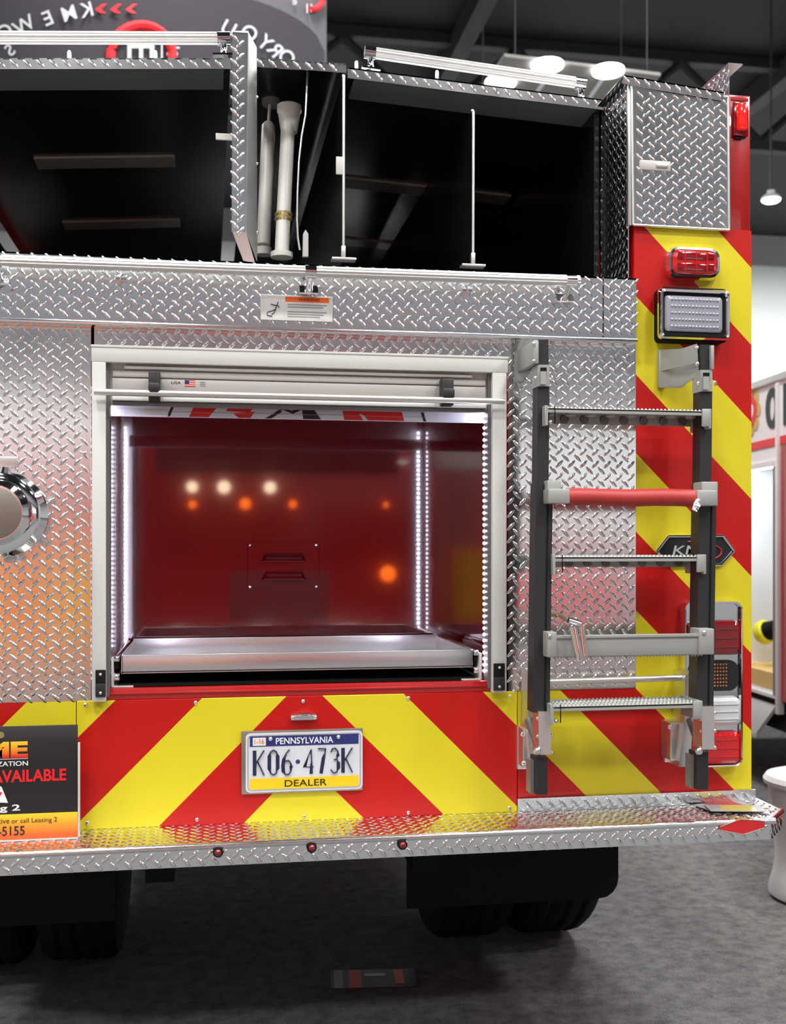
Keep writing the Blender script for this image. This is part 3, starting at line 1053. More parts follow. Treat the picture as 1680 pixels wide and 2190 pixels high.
while k < 1.2:
    tb.tube([(k, -0.193, zt_ - 0.005), (k + 0.026, -0.193, zt_ - 0.005)], 0.0088, 'tread', 10)
    k += 0.034
tb.prism([(x_, y_, zt_ - 0.006) for x_, y_ in out], (0, 0, -0.02), 'alu')
tbo = tb.build('tailboard', truck, 'diamond plate step along the rear bumper')
MB().tread((0, -0.012, 0), X, Z, [(XP, zt_ + 0.001), (XW + 0.008, zt_ + 0.001), (XW + 0.008, zt_ + 0.036), (XP, zt_ + 0.036)], off=(0.6, zt_ + 0.018), t=0.006, pitch=0.033, margin=0.003).build('kick_strip', tbo)
for px, py in ((466, 1822), (666, 1812), (860, 1806)):
    p = at(px, py, -0.2)
    q = MB().lathe([(0.0125, 0), (0.0125, 0.004), (0.010, 0.007)], p, -Yv, 'rubber', 16)
    q.dome(p - Yv * 0.006, -Yv, 0.0085, 'lensd', 0.007, 14)
    q.build('marker_light', tbo)
ry = -0.204
rp = [at(x_, y_, ry) for x_, y_ in ((1540, 1768), (1583, 1752), (1634, 1756), (1635, 1770), (1588, 1785), (1541, 1776))]
q = MB().prism(rp, (0, 0.008, 0), 'lensr')
for i in range(len(rp)):
    q.tube([rp[i], rp[(i + 1) % len(rp)]], 0.0012, 'concr', 6)
q.build('reflector', tbo, 'red six-sided reflector')
for dz_ in (-0.010, -0.030):
    MB().dome((1.29, -0.09, zt_ + dz_), V3((1, -0.3, 0)), 0.0065, 'orange', 0.005, 10).build('marker_light', tbo)

# --- licence plate
yl = -0.012
lpm = MB()
p0, p1 = at(516, 1565, yl), at(775, 1692, yl)
pz1, pz0 = at(516, 1564, yl).z, at(516, 1699, yl).z
lpm.box((p0.x, yl - 0.003, pz0), (p1.x, yl + 0.005, pz1), 'concr', 0.002)
lpo = lpm.build('licence_plate', truck, 'white blue and yellow licence plate reading K06-473K')
yq = yl - 0.006
q0 = at(525, 1569, yq)
q1 = at(775, 1693, yq)
pz1, pz0 = q0.z, at(525, 1696, yq).z
wq, hq = q1.x - q0.x, pz1 - pz0


def rrect(x0, x1, z0, z1, r, y, n=6):
    pts = []
    for cx_, cz_, a0 in ((x1 - r, z1 - r, 0), (x0 + r, z1 - r, 90), (x0 + r, z0 + r, 180), (x1 - r, z0 + r, 270)):
        for k_ in range(n + 1):
            a_ = math.radians(a0 + 90 * k_ / n)
            pts.append(V3((cx_ + r * math.cos(a_), y, cz_ + r * math.sin(a_))))
    return pts


q = MB().prism(rrect(q0.x, q1.x, pz0, pz1, 0.012, yq), (0, 0.002, 0), 'plate')
ins = rrect(q0.x + 0.006, q1.x - 0.006, pz0 + 0.006, pz1 - 0.006, 0.009, yq - 0.0003)
for k in range(len(ins)):
    q.tube([ins[k], ins[(k + 1) % len(ins)]], 0.0011, 'stk2', 6)


def qr(u0, v0, u1, v1, m, d):
    q.box((q0.x + u0 * wq, yq - d, pz0 + v0 * hq), (q0.x + u1 * wq, yq, pz0 + v1 * hq), m)


qr(0.035, 0.775, 0.965, 0.945, 'navy', 0.0006)
qr(0.035, 0.05, 0.965, 0.235, 'plyel', 0.0006)
qr(0.06, 0.79, 0.17, 0.925, 'stk', 0.0012)
sheet = q.build('plate_sheet', lpo)
q = MB()


def qt(s, u0, v0, u1, v1, m, off=0.0, dp=0.0014):
    q.text(s, (q0.x + u0 * wq, yq, pz0 + v0 * hq), X, Z, (u1 - u0) * wq, (v1 - v0) * hq, m, dp, off)


qt('PENNSYLVANIA', 0.255, 0.805, 0.745, 0.915, 'white', 0.012)
qt('1-16', 0.075, 0.82, 0.155, 0.90, 'orange', 0.004, 0.0018)
qt('DEALER', 0.33, 0.085, 0.69, 0.195, 'ink', 0.004)
# tall plate figures drawn as pressed strokes
GL = {
    'K': [[(0, 0), (0, 1)], [(1, 1), (0.05, 0.42)], [(0.3, 0.58), (1, 0)]],
    '0': [[(0.5, 1), (0.15, 0.93), (0, 0.75), (0, 0.25), (0.15, 0.07), (0.5, 0), (0.85, 0.07), (1, 0.25), (1, 0.75), (0.85, 0.93), (0.5, 1)]],
    '6': [[(0.8, 1), (0.4, 0.85), (0.1, 0.6), (0, 0.35), (0.05, 0.12), (0.3, 0), (0.7, 0), (0.95, 0.12), (1, 0.3), (0.95, 0.45), (0.7, 0.56), (0.3, 0.55), (0.03, 0.4)]],
    '4': [[(0.75, 0), (0.75, 1), (0, 0.28), (1, 0.28)]],
    '7': [[(0, 1), (1, 1), (0.7, 0.6), (0.4, 0)]],
    '3': [[(0.02, 0.85), (0.2, 0.98), (0.6, 1), (0.92, 0.88), (0.95, 0.7), (0.8, 0.56), (0.4, 0.53)], [(0.8, 0.54), (1, 0.4), (1, 0.18), (0.8, 0.03), (0.3, 0), (0, 0.14)]],
}
uu = [('K', 0.075, 0.155), ('0', 0.20, 0.27), ('6', 0.315, 0.385), ('4', 0.50, 0.575), ('7', 0.615, 0.68), ('3', 0.725, 0.79), ('K', 0.83, 0.91)]
for ch, u0, u1 in uu:
    for stroke in GL[ch]:
        q.tube([V3((q0.x + (u0 + a_ * (u1 - u0)) * wq, yq - 0.0005, pz0 + (0.29 + b_ * 0.42) * hq)) for a_, b_ in stroke], 0.0047, 'plink', 8, flat=0.4)
q.dome((q0.x + 0.442 * wq, yq, pz0 + 0.5 * hq), -Yv, 0.006, 'navy', 0.002, 12)
q.build('lettering', lpo)
for u_ in (0.21, 0.79):
    MB().dome((q0.x + u_ * wq, yq - 0.001, pz0 + 0.90 * hq), -Yv, 0.006, 'alu', 0.006, 10).build('plate_bolt', lpo)

# --- lamps on the chevron column
def lamp_box(x0, y0, x1, y1, y, depth, r):
    p0_, p1_ = at(x0, y0, y), at(x1, y1, y)
    return p0_.x, p1_.x, p1_.z, p0_.z


def ring(mb, outer, inner, m):
    n = len(outer)
    mb.add(outer + inner, [(i, (i + 1) % n, n + (i + 1) % n, n + i) for i in range(n)], m)


def bezel(mb, x0, x1, z0, z1, r, yb0, yf0, wd, m):
    """raised chrome rim: outer wall, rounded front, inner wall"""
    loops = [rrect(x0, x1, z0, z1, r, yb0), rrect(x0 + 0.001, x1 - 0.001, z0 + 0.001, z1 - 0.001, r, (yb0 + yf0) / 2),
             rrect(x0 + wd * 0.35, x1 - wd * 0.35, z0 + wd * 0.35, z1 - wd * 0.35, r * 0.9, yf0),
             rrect(x0 + wd * 0.75, x1 - wd * 0.75, z0 + wd * 0.75, z1 - wd * 0.75, r * 0.8, yf0 + 0.001),
             rrect(x0 + wd, x1 - wd, z0 + wd, z1 - wd, r * 0.7, yf0 + 0.010)]
    for a_, b_ in zip(loops, loops[1:]):
        ring(mb, a_, b_, m)


def lens(mb, x0, x1, z0, z1, r, yb0, bulge, m):
    l0 = rrect(x0, x1, z0, z1, r, yb0)
    l1 = rrect(x0 + 0.003, x1 - 0.003, z0 + 0.003, z1 - 0.003, r * 0.9, yb0 - bulge * 0.7)
    l2 = rrect(x0 + 0.012, x1 - 0.012, z0 + 0.012, z1 - 0.012, r * 0.7, yb0 - bulge)
    ring(mb, l0, l1, m)
    ring(mb, l1, l2, m)
    mb.add(l2, [tuple(range(len(l2)))], m)


# red warning lamp
yk = -0.03
p0, p1 = at(1427, 522, yk), at(1543, 602, yk)
x0, x1, z0, z1 = p0.x, p1.x, p1.z + 0.003, p0.z
q = MB()
bezel(q, x0, x1, z0, z1, 0.032, -0.003, yk, 0.016, 'chrome')
wo = q.build('warning_light', truck, 'red warning light in chrome rim, upper right of the column')
q = MB()
lens(q, x0 + 0.012, x1 - 0.012, z0 + 0.011, z1 - 0.011, 0.022, -0.010, 0.026, 'lensr')
for fz in (0.34, 0.66):
    q.box((x0 + 0.026, -0.0385, z0 + fz * (z1 - z0) - 0.010), (x1 - 0.026, -0.034, z0 + fz * (z1 - z0) + 0.010), 'lensd', 0.003)
for fx_ in (0.30, 0.5, 0.70):
    q.box((x0 + fx_ * (x1 - x0) - 0.0015, -0.0395, z0 + 0.02), (x0 + fx_ * (x1 - x0) + 0.0015, -0.034, z1 - 0.02), 'lensr')
q.build('lamp_lens', wo)
# white scene light
yk = -0.055
p0, p1 = at(1410, 613, yk), at(1563, 733, yk)
x0, x1, z0, z1 = p0.x, p1.x, p1.z + 0.006, p0.z
q = MB()
q.prism(rrect(x0 + 0.006, x1 - 0.004, z0 - 0.004, z1 + 0.004, 0.014, -0.042), (0, 0.040, 0), 'rubber')
wo = q.build('scene_light', truck, 'square white scene light with chrome rim and black housing')
q = MB()
bezel(q, x0, x1, z0, z1, 0.012, -0.04, yk, 0.014, 'chrome')
q.prism(rrect(x0 + 0.01, x1 - 0.01, z0 + 0.01, z1 - 0.01, 0.008, -0.046), (0, 0.004, 0), 'rubber')
for sx in (x0 + 0.01, x1 - 0.01):
    for sz in (z0 + 0.01, z1 - 0.01):
        q.dome((sx, yk + 0.001, sz), -Yv, 0.004, 'alu', 0.003, 8)
q.build('lamp_rim', wo)
q = MB()
lens(q, x0 + 0.018, x1 - 0.022, z0 + 0.022, z1 - 0.020, 0.010, -0.046, 0.008, 'lensw')
for r_ in range(5):
    for c_ in range(14):
        q.dome((x0 + 0.036 + (x1 - x0 - 0.076) * c_ / 13, -0.0538, z0 + 0.034 + (z1 - z0 - 0.066) * r_ / 4), -Yv, 0.004, 'lensw', 0.003, 8)
q.build('lamp_lens', wo)
# maker's emblem: six-sided badge
ye = -0.006
hx = [at(x_, y_, ye) for x_, y_ in ((1404, 1178), (1428, 1147), (1545, 1146), (1568, 1178), (1541, 1208), (1428, 1210))]
q = MB().prism(hx, (0, 0.004, 0), 'ink')
for i in range(6):
    q.tube([hx[i] - Yv * 0.001, hx[(i + 1) % 6] - Yv * 0.001], 0.0042, 'chrome', 8)
eo = q.build('emblem', truck, 'black six-sided badge with chrome border')
q = MB()
p0 = at(1437, 1187, ye)
q.text('KME', p0, X + Z * 0.0, Z + X * 0.25, 0.105, 0.026, 'chrome', 0.0012, 0.01)
pts = [at(1480 + 62 * math.cos(math.radians(t_)), 1180 - 22 * math.sin(math.radians(t_)), ye - 0.001) for t_ in range(-60, 110, 10)]
q.tube(pts, 0.0034, 'redp', 8, flat=0.5)
q.build('lettering', eo)

# tail lamp cluster
yk = -0.035
p0, p1 = at(1462, 1286, yk), at(1590, 1640, yk)
x0, x1, z0, z1 = p0.x, p1.x, p1.z, p0.z
z0, z1 = at(1580, 1641, yk).z, at(1560, 1284, yk).z
q = MB()
bezel(q, x0, x1, z0, z1, 0.024, -0.003, yk, 0.010, 'chrome')
q.prism(rrect(x0 + 0.008, x1 - 0.008, z0 + 0.008, z1 - 0.008, 0.018, -0.022), (0, 0.02, 0), 'chrome')
tl = q.build('tail_light', truck, 'tall chrome tail light cluster behind the ladder')
for (ya, yb2, m_, lab) in ((1326, 1402, 'lensd', 'dark red lamp lens'), (1412, 1478, 'lensa', 'amber lamp lens'), (1489, 1552, 'lensw2', 'white lamp lens'), (1563, 1634, 'lensr', 'red lamp lens')):
    za, zb2 = at(1555, ya, yk).z, at(1555, yb2, yk).z
    q = MB()
    if m_ == 'lensa':
        q.prism(rrect(x0 + 0.02, x1 - 0.012, zb2, za, 0.03, -0.03), (0, 0.006, 0), 'ink')
        for r_ in range(7):
            for c_ in range(12):
                q.dome((x0 + 0.032 + c_ * 0.0085, -0.030, zb2 + 0.014 + r_ * 0.0098), -Yv, 0.0032, 'lensa', 0.003, 8)
    else:
        lens(q, x0 + 0.018, x1 - 0.010, zb2, za, 0.018, -0.022, 0.026, m_)
        for k in range(1, 4):
            zc = zb2 + (za - zb2) * k / 4
            q.box((x0 + 0.03, -0.0505, zc - 0.0008), (x1 - 0.022, -0.046, zc + 0.0008), m_)
    q.build('lamp_lens', tl, lab)

# --- folding access ladder
yr2 = -0.06
lad = MB().tube([at(1138, 1459, yr2), at(1478, 1449, yr2)], 0.0085, 'alu', 12).build('access_ladder', truck, 'folding rear ladder with black rails and grey serrated steps')


def beam_px(mb, pts, wd_px, y0, y1, depth, m, bev=0.002):
    """upright channel following the points (px, py); depth interpolated y0..y1"""
    n = len(pts) - 1
    for i in range(n):
        (xa, ya), (xb, yb2) = pts[i], pts[i + 1]
        A0 = at(xa - wd_px / 2, ya, y0 + (y1 - y0) * i / n)
        A1 = at(xa + wd_px / 2, ya, y0 + (y1 - y0) * i / n)
        B0 = at(xb - wd_px / 2, yb2, y0 + (y1 - y0) * (i + 1) / n)
        B1 = at(xb + wd_px / 2, yb2, y0 + (y1 - y0) * (i + 1) / n)
        mb.prism([A0, A1, B1, B0], (0, depth, 0), m)


YU, YLo = -0.16, -0.19      # ladder stands clear of the panel
for side_, (tx, hx_, ux, lx, bx_, fx2) in (('l', (1161, 1162, 1161, 1163, 1164, 1153)), ('r', (1508, 1510, 1509, 1513, 1513, 1497))):
    dy = 0 if side_ == 'l' else 11
    q = MB()
    beam_px(q, [(tx, 726 + dy), (tx + 1, 782 + dy)], 22, YU, YU, 0.045, 'black')
    beam_px(q, [(ux + 1, 824 + dy), (ux - 1, 1040)], 25, YU, YU - 0.005, 0.045, 'black')
    q.build('rail', lad, 'black upper side rail')
    q = MB()
    beam_px(q, [(lx + 1, 1034), (lx - 3, 1300), (lx - 6, 1524 - dy)], 36, YU - 0.012, YLo, 0.05, 'black')
    # groove along the front
    beam_px(q, [(lx + 9, 1036), (lx + 5, 1300), (lx + 2, 1522 - dy)], 3, YU - 0.014, YLo - 0.002, 0.004, 'rubber')
    q.build('rail', lad, 'black lower side rail')
    q = MB()
    beam_px(q, [(hx_, 780 + dy), (hx_, 826 + dy)], 25, YU - 0.006, YU - 0.006, 0.05, 'grey')
    beam_px(q, [(hx_, 786 + dy), (hx_, 806 + dy)], 13, YU - 0.008, YU - 0.008, 0.004, 'rubber')
    beam_px(q, [(hx_, 794 + dy), (hx_, 822 + dy)], 12, YU - 0.014, YU - 0.014, 0.02, 'grey')
    for s in (-1, 1):
        q.dome(at(hx_ + s * 16, 809 + dy, YU + 0.01), V3((s, -0.4, 0)), 0.008, 'chrome', 0.008, 10)
    q.build('hinge', lad)
    q = MB()
    yo = 1527 - dy - 5
    beam_px(q, [(bx_, yo), (bx_ + 1, yo + 92)], 26, YLo - 0.01, YLo - 0.012, 0.055, 'alu')
    for s in (-1, 1):
        for dy2 in (14, 52, 88):
            q.dome(at(bx_ + s * 14, yo + dy2, YLo + 0.0), V3((s, -0.5, 0)), 0.0055, 'chrome', 0.006, 10)
    q.build('foot_bracket', lad)
    q = MB()
    f0 = at(fx2 - 17, yo + 112, YLo)
    ff = [(fx2 + 5, yo + 98), (fx2 + 5, 1700 - dy)]
    beam_px(q, ff, 24, YLo, YLo, 0.05, 'black')
    beam_px(q, [(fx2 - 14, yo + 104), (fx2 - 14, 1697 - dy)], 12, YLo + 0.02, YLo + 0.02, 0.035, 'smoke')
    q.build('foot', lad)


def serrated_tread(xl, xr, ytop, y_front, depth, under):
    """punched step: flat tread with toothed edges and a row of holes in the lip"""
    A, B = at(xl, ytop, y_front), at(xr, ytop, y_front)
    z = (A.z + B.z) / 2
    q = MB()
    h = 0.028
    q.box((A.x, y_front, z - 0.012), (B.x, y_front + 0.004, z), 'grey', 0.001, 1)
    q.box((A.x, y_front, z - 0.004), (B.x, y_front + depth, z), 'grey')
    q.box((A.x, y_front + depth - 0.004, z - h), (B.x, y_front + depth, z), 'grey')
    n = int((B.x - A.x) / 0.0105)
    for r_ in range(4):
        yy2 = y_front + 0.006 + (depth - 0.012) * r_ / 3
        for i in range(n):
            cx_ = A.x + 0.0105 * (i + 0.5 + 0.5 * (r_ % 2))
            if cx_ > B.x - 0.004:
                continue
            q.add([(cx_ - 0.0045, yy2 - 0.003, z), (cx_ + 0.0045, yy2 - 0.003, z), (cx_ + 0.0045, yy2 + 0.003, z), (cx_ - 0.0045, yy2 + 0.003, z), (cx_, yy2, z + 0.0055)],
                  [(0, 1, 4), (1, 2, 4), (2, 3, 4), (3, 0, 4)], 'grey')
    nh = 8
    for i in range(nh):
        cx_ = A.x + (B.x - A.x) * (i + 0.5) / nh
        q.lathe([(0.013, 0), (0.011, 0.006)], (cx_, y_front + depth - 0.004, z - 0.015), -Yv, 'rib', 14)
        q.lathe([(0.016, 0), (0.014, 0.008), (0.006, 0.010)], (cx_, y_front + depth * 0.5, z - 0.004), -Z, 'grey', 14)
    so = q.build('step', lad)
    for xx, s in ((A.x, -1), (B.x, 1)):
        e = MB()
        e.box((xx - 0.004 * 1, y_front - 0.002, z - 0.045), (xx + 0.004, y_front + depth, z + 0.006), 'grey', 0.001, 1)
        e.box((xx - s * 0.022 if s < 0 else xx - 0.022, y_front - 0.004, z - 0.040), (xx + 0.022 if s < 0 else xx, y_front + 0.004, z + 0.006), 'grey', 0.002)
        e.dome((xx - s * 0.012, y_front + 0.004, z - 0.036), -Yv, 0.006, 'chrome', 0.006, 10)
        e.build('step_end', lad)


serrated_tread(1168, 1517, 876, YU - 0.025, 0.11, True)
serrated_tread(1184, 1506, 1191, YU - 0.03, 0.11, True)
serrated_tread(1180, 1498, 1508, YLo - 0.03, 0.115, False)


def socket(x0_, y0_, x1_, y1_, y):
    q = MB()
    pbox(q, x0_, y0_, x1_, y1_, y, y + 0.05, 'grey', 0.004)
    return q


# red gripping rung
yg2 = YU - 0.03
q = MB()
A, B = at(1212, 1063, yg2), at(1494, 1065, yg2)
pts = [A.lerp(B, k / 12) + V3((0, 0, 0.0012 * math.sin(k * 0.9))) for k in range(13)]
q.tube(pts, [0.0225 - 0.0012 * (k == 3) + 0.0004 * math.sin(k * 2.3) for k in range(13)], 'film', 16)
rg = q.build('rung', lad, 'rung wrapped in red plastic film')
q = MB()
pw = at(1489, 1078, yg2 - 0.024)
for k in range(9):
    q.tube([pw + V3((random.uniform(-0.012, 0.012), random.uniform(-0.006, 0.004), random.uniform(-0.010, 0.012))),
            pw + V3((random.uniform(-0.012, 0.012), random.uniform(-0.006, 0.004), random.uniform(-0.022, 0.004)))], [0.005, 0.002], 'white', 6)
q.build('tape_end', lad)
for (sx0, sy0, sx1, sy1, ex0, ex1) in ((1170, 1027, 1200, 1077, 1172, 1219), (1500, 1030, 1535, 1082, 1490, 1534)):
    q = MB()
    pbox(q, sx0, sy0, sx1, sy1, yg2 - 0.004, yg2 + 0.05, 'grey', 0.003)
    pbox(q, ex0, sy0 + 18, ex1, sy1, yg2 - 0.024, yg2 + 0.03, 'grey', 0.004)
    q.build('rung_socket', lad)
# folded step plate with toothed lower edge
yp = YLo - 0.025
q = MB()
A, B = at(1170, 1362, yp), at(1524, 1352, yp)
zt2, zb2 = (A.z + B.z) / 2, at(1350, 1402, yp).z
q.box((A.x, yp, zb2), (B.x, yp + 0.012, zt2), 'grey', 0.002)
q.box((A.x + 0.012, yp - 0.004, zt2 - 0.008), (B.x - 0.03, yp, zt2), 'grey', 0.001, 1)
n = 46
for i in range(n):
    cx_ = A.x + 0.02 + (B.x - A.x - 0.05) * i / (n - 1)
    q.add([(cx_ - 0.0045, yp + 0.002, zb2), (cx_ + 0.0045, yp + 0.002, zb2), (cx_, yp + 0.004, zb2 - 0.006), (cx_, yp + 0.010, zb2)], [(0, 1, 2), (1, 3, 2), (3, 0, 2)], 'grey')
sp = q.build('step', lad, 'grey step folded upright')
for (sx0, sy0, sx1, sy1) in ((1170, 1352, 1191, 1406), (1494, 1345, 1527, 1400)):
    q = MB()
    pbox(q, sx0, sy0, sx1, sy1, yp - 0.006, yp + 0.05, 'grey', 0.003)
    q.dome(at((sx0 + sx1) / 2 - 6, sy0 + 8, yp - 0.006), -Yv, 0.006, 'chrome', 0.006, 10)
    q.build('step_end', lad)
# chrome T-handle on the panel behind
q = MB()
q.tube([at(1196, 1316, -0.01), at(1222, 1330, -0.24)], 0.006, 'brass', 10)
q.tube([at(1225, 1342, -0.245), at(1239, 1408, -0.25)], 0.0095, 'chrome', 14)
q.tube([at(1243, 1338, -0.235), at(1250, 1404, -0.24)], 0.0085, 'chrome', 14)
q.tube([at(1215, 1326, -0.24), at(1240, 1334, -0.24)], 0.008, 'chrome', 12)
q.build('release_handle', truck, 'chrome release handle hanging in front of the ladder step')
# rod and lower brackets
for (arm, base, bolt) in ((((1131, 1440), (1150, 1450), (1146, 1560), (1150, 1650), (1133, 1645), (1128, 1560)), (1106, 1555, 1133, 1645), ((1117, 1570), (1119, 1632))),
                          (((1465, 1445), (1480, 1436), (1485, 1450), (1482, 1500), (1480, 1560), (1475, 1640), (1450, 1640), (1462, 1560)), (1421, 1541, 1446, 1630), ((1432, 1555), (1467, 1636)))):
    q = MB()
    q.prism([at(x_, y_, -0.085) for x_, y_ in arm], (0, 0.07, 0), 'alu')
    pbox(q, *base, -0.022, -0.004, 'alu', 0.003)
    pbox(q, base[0] + 12, base[1] + 5, base[2] + 22, base[3] - 4, -0.07, -0.004, 'alu', 0.003)
    for bp in bolt:
        q.dome(at(*bp, -0.072), -Yv, 0.007, 'chrome', 0.006, 10)
    q.build('mounting_bracket', lad)
for x_ in (1165, 1510):
    q = MB()
    q.tube([at(x_ - 34, 1540, -0.10), at(x_ - 12, 1600, -0.17), at(x_ - 4, 1606, -0.19)], 0.012, 'rib', 10)
    q.dome(at(x_ - 16, 1606, -0.20), -Yv, 0.011, 'chrome', 0.01, 12)
    q.build('latch_arm', lad)
# upper brackets
q = MB()
q.prism([at(1100, 729, -0.02), at(1150, 727, -0.10), at(1150, 772, -0.10), at(1128, 800, -0.07), at(1117, 818, -0.02), at(1098, 818, -0.02)], (0.004, 0.006, 0), 'grey')
pbox(q, 1140, 727, 1152, 778, -0.17, -0.02, 'grey', 0.003)
for py in (735, 772):
    q.dome(at(1141, py, -0.172), -Yv, 0.005, 'chrome', 0.005, 10)
q.build('mounting_bracket', lad)
q = MB()
pbox(q, 1409, 747, 1426, 829, -0.02, -0.003, 'grey', 0.003)
q.prism([at(1412, 748, -0.02), at(1455, 746, -0.07), at(1490, 735, -0.15), at(1494, 800, -0.15), at(1456, 829, -0.07), at(1412, 829, -0.02)], (0.003, 0.006, 0), 'grey')
q.prism([at(1412, 786, -0.02), at(1490, 768, -0.16), at(1490, 776, -0.16), at(1412, 794, -0.02)], (0, 0.012, 0), 'grey')
pbox(q, 1520, 738, 1527, 790, -0.17, -0.12, 'grey', 0.002)
for px, py in ((1431, 757), (1431, 815), (1489, 744), (1490, 778)):
    q.dome(at(px, py, -0.03 if px < 1450 else -0.172), -Yv, 0.006, 'chrome', 0.006, 10)
q.build('mounting_bracket', lad)

# --- wheels, mud flaps
for s in (-1, 1):
    q = MB()
    xa, xb = (0.355, 1.035) if s > 0 else (0.517, 1.10)
    zb3 = 0.31 if s > 0 else 0.324
    pts = []
    r_ = 0.06
    poly = [(xa, 0.66), (xa, zb3)] + [(xb - r_ + r_ * math.sin(math.radians(a_)), zb3 + r_ - r_ * math.cos(math.radians(a_))) for a_ in (0, 22, 45, 68, 90)] + [(xb, 0.66)]
    q.prism([V3((s * x_, 0.45, z_)) for x_, z_ in poly], (0, 0.012, 0), 'rubber')
    q.build('mud_flap', truck)
    for xw in (0.53, 0.83):
        q = MB()
        prof = [(0.30, 0.0), (0.42, 0.0), (0.478, 0.012), (0.495, 0.035), (0.50, 0.06)]
        half = [(r2, h2) for r2, h2 in prof]
        full = half + [(0.49, 0.075), (0.50, 0.09), (0.50, 0.115), (0.49, 0.125), (0.49, 0.135), (0.50, 0.145), (0.50, 0.17), (0.49, 0.185)] + [(r2, 0.26 - h2) for r2, h2 in reversed(half)]
        q.lathe(full, (s * xw if s > 0 else -xw - 0.26, 1.12, 0.502), X, 'rubber', 40)
        wo = q.build('wheel', truck)
        MB().lathe([(0.27, 0.05), (0.29, 0.08), (0.29, 0.2), (0.12, 0.22), (0.1, 0.26)], (s * xw if s > 0 else -xw - 0.26, 1.12, 0.502), X, 'beam', 24).build('hub', wo)
q = MB()
q.tube([(-1.05, 1.12, 0.5), (-0.25, 1.12, 0.5), (-0.16, 1.12, 0.5), (0.16, 1.12, 0.5), (0.25, 1.12, 0.5), (1.05, 1.12, 0.5)], [0.06, 0.07, 0.17, 0.17, 0.07, 0.06], 'rubber', 16)
q.build('rear_axle', truck)
q = MB().tube([(-0.5, 0.35, 0.58), (-0.5, 0.9, 0.58)], 0.05, 'rib', 14)
q.build('exhaust_pipe', truck)

# =================================================================== things in and on the truck
hs = thing('white_pipe', 'white plastic pipe with smoky flared cup on top, in the narrow bay', 'pipe', at(563, 530, 0.42))
o0 = hs.location
A, B = at(563, 524, 0.42) - o0, at(574, 262, 0.46) - o0
MB().tube([A, A.lerp(B, 0.97), B], [0.0205, 0.0205, 0.012], 'pipe', 18).build('tube', hs)
q = MB()
q.tube([B, B.lerp(at(577, 215, 0.47) - o0, 1.0)], 0.0045, 'pipe', 8)
a_, b_ = at(578, 225, 0.47) - o0, at(584, 163, 0.48) - o0
q.tube([a_, a_.lerp(b_, 0.55), b_], [0.026, 0.034, 0.036], 'smoke', 20)
q.tube([a_.lerp(b_, 0.72), b_], [0.0375, 0.0385], 'pipe', 20)
q.build('cup', hs)
MB().lathe([(0.024, 0.0), (0.024, 0.022)], A - V3((0, 0, 0.03)), Z, 'pipe', 18).build('base', hs)
hs2 = thing('white_pipe', 'white plastic pipe with ringed collar and flat cap, in the narrow bay', 'pipe', at(602, 545, 0.30))
o0 = hs2.location
A, B = at(602, 545, 0.30) - o0, at(617, 240, 0.38) - o0
MB().tube([A, B], 0.0205, 'pipe', 18).build('tube', hs2)
q = MB()
for k in (0.245, 0.275):
    c_ = A.lerp(B, k)
    q.tube([c_ - V3((0, 0, 0.007)), c_, c_ + V3((0, 0, 0.007))], [0.022, 0.027, 0.022], 'brass', 18)
q.build('collar', hs2)
q = MB()
c_ = at(618, 240, 0.38) - o0
q.lathe([(0.024, -0.06), (0.033, -0.005), (0.036, 0.0), (0.036, 0.018), (0.03, 0.022)], c_, Z, 'pipe', 20)
q.build('cap', hs2)
MB().lathe([(0.032, 0.0), (0.032, 0.014), (0.024, 0.018)], A - V3((0, 0, 0.008)), Z, 'pipe', 20).build('base', hs2)

# leasing poster standing on the tailboard
M['posterbg'] = ramp_material('poster_black', 'Z', 0.9, 1.0, [(0, (0.012, 0.012, 0.013)), (0.5, (0.02, 0.02, 0.021)), (1, (0.06, 0.06, 0.062))])
M['posterfoot'] = ramp_material('poster_orange', 'Z', 0.723, 0.776, [(0, (0.85, 0.10, 0.01)), (0.5, (0.85, 0.33, 0.02)), (1, (0.80, 0.62, 0.03))])
M['flame'] = ramp_material('poster_flame', 'Z', 0.915, 0.960, [(0, (0.70, 0.03, 0.01)), (0.45, (0.85, 0.35, 0.02)), (1, (0.85, 0.75, 0.05))])
py_ = -0.094
c0 = at(166, 1790, py_)
xr_ = c0.x
xl_ = xr_ - 0.36
zb_, zt_ = ZB + 0.001, at(162, 1550, py_).z
po = thing('poster', 'black and orange leasing poster on foam board, standing on the tailboard', 'poster', (0, 0, 0))
q = MB()
q.box((xl_, py_, zb_ + 0.012), (xr_, py_ + 0.005, zt_), 'posterbg')
q.box((xl_, py_ - 0.0003, at(100, 1793, py_).z), (xr_, py_, at(165, 1736, py_).z), 'posterfoot')
q.build('board', po)
q = MB()
q.box((xr_ + 0.0005, py_ - 0.002, zb_), (xr_ + 0.0055, py_ + 0.006, at(166, 1588, py_).z), 'pipe', 0.001)
q.box((xl_, py_ - 0.002, zb_), (xr_ + 0.0055, py_ + 0.03, zb_ + 0.0035), 'pipe')
q.build('holder', po)


def pt(q, s, x0_, x1_, y0_, y1_, m, off=0.01):
    """writing whose box on the poster spans the given part of the photograph"""
    A, B = at(x0_, y1_, py_), at(x1_, y1_, py_)
    T = at(x1_, y0_, py_)
    q.text(s, (A.x, py_, B.z), X, Z, B.x - A.x, T.z - B.z, m, 0.0012, off)


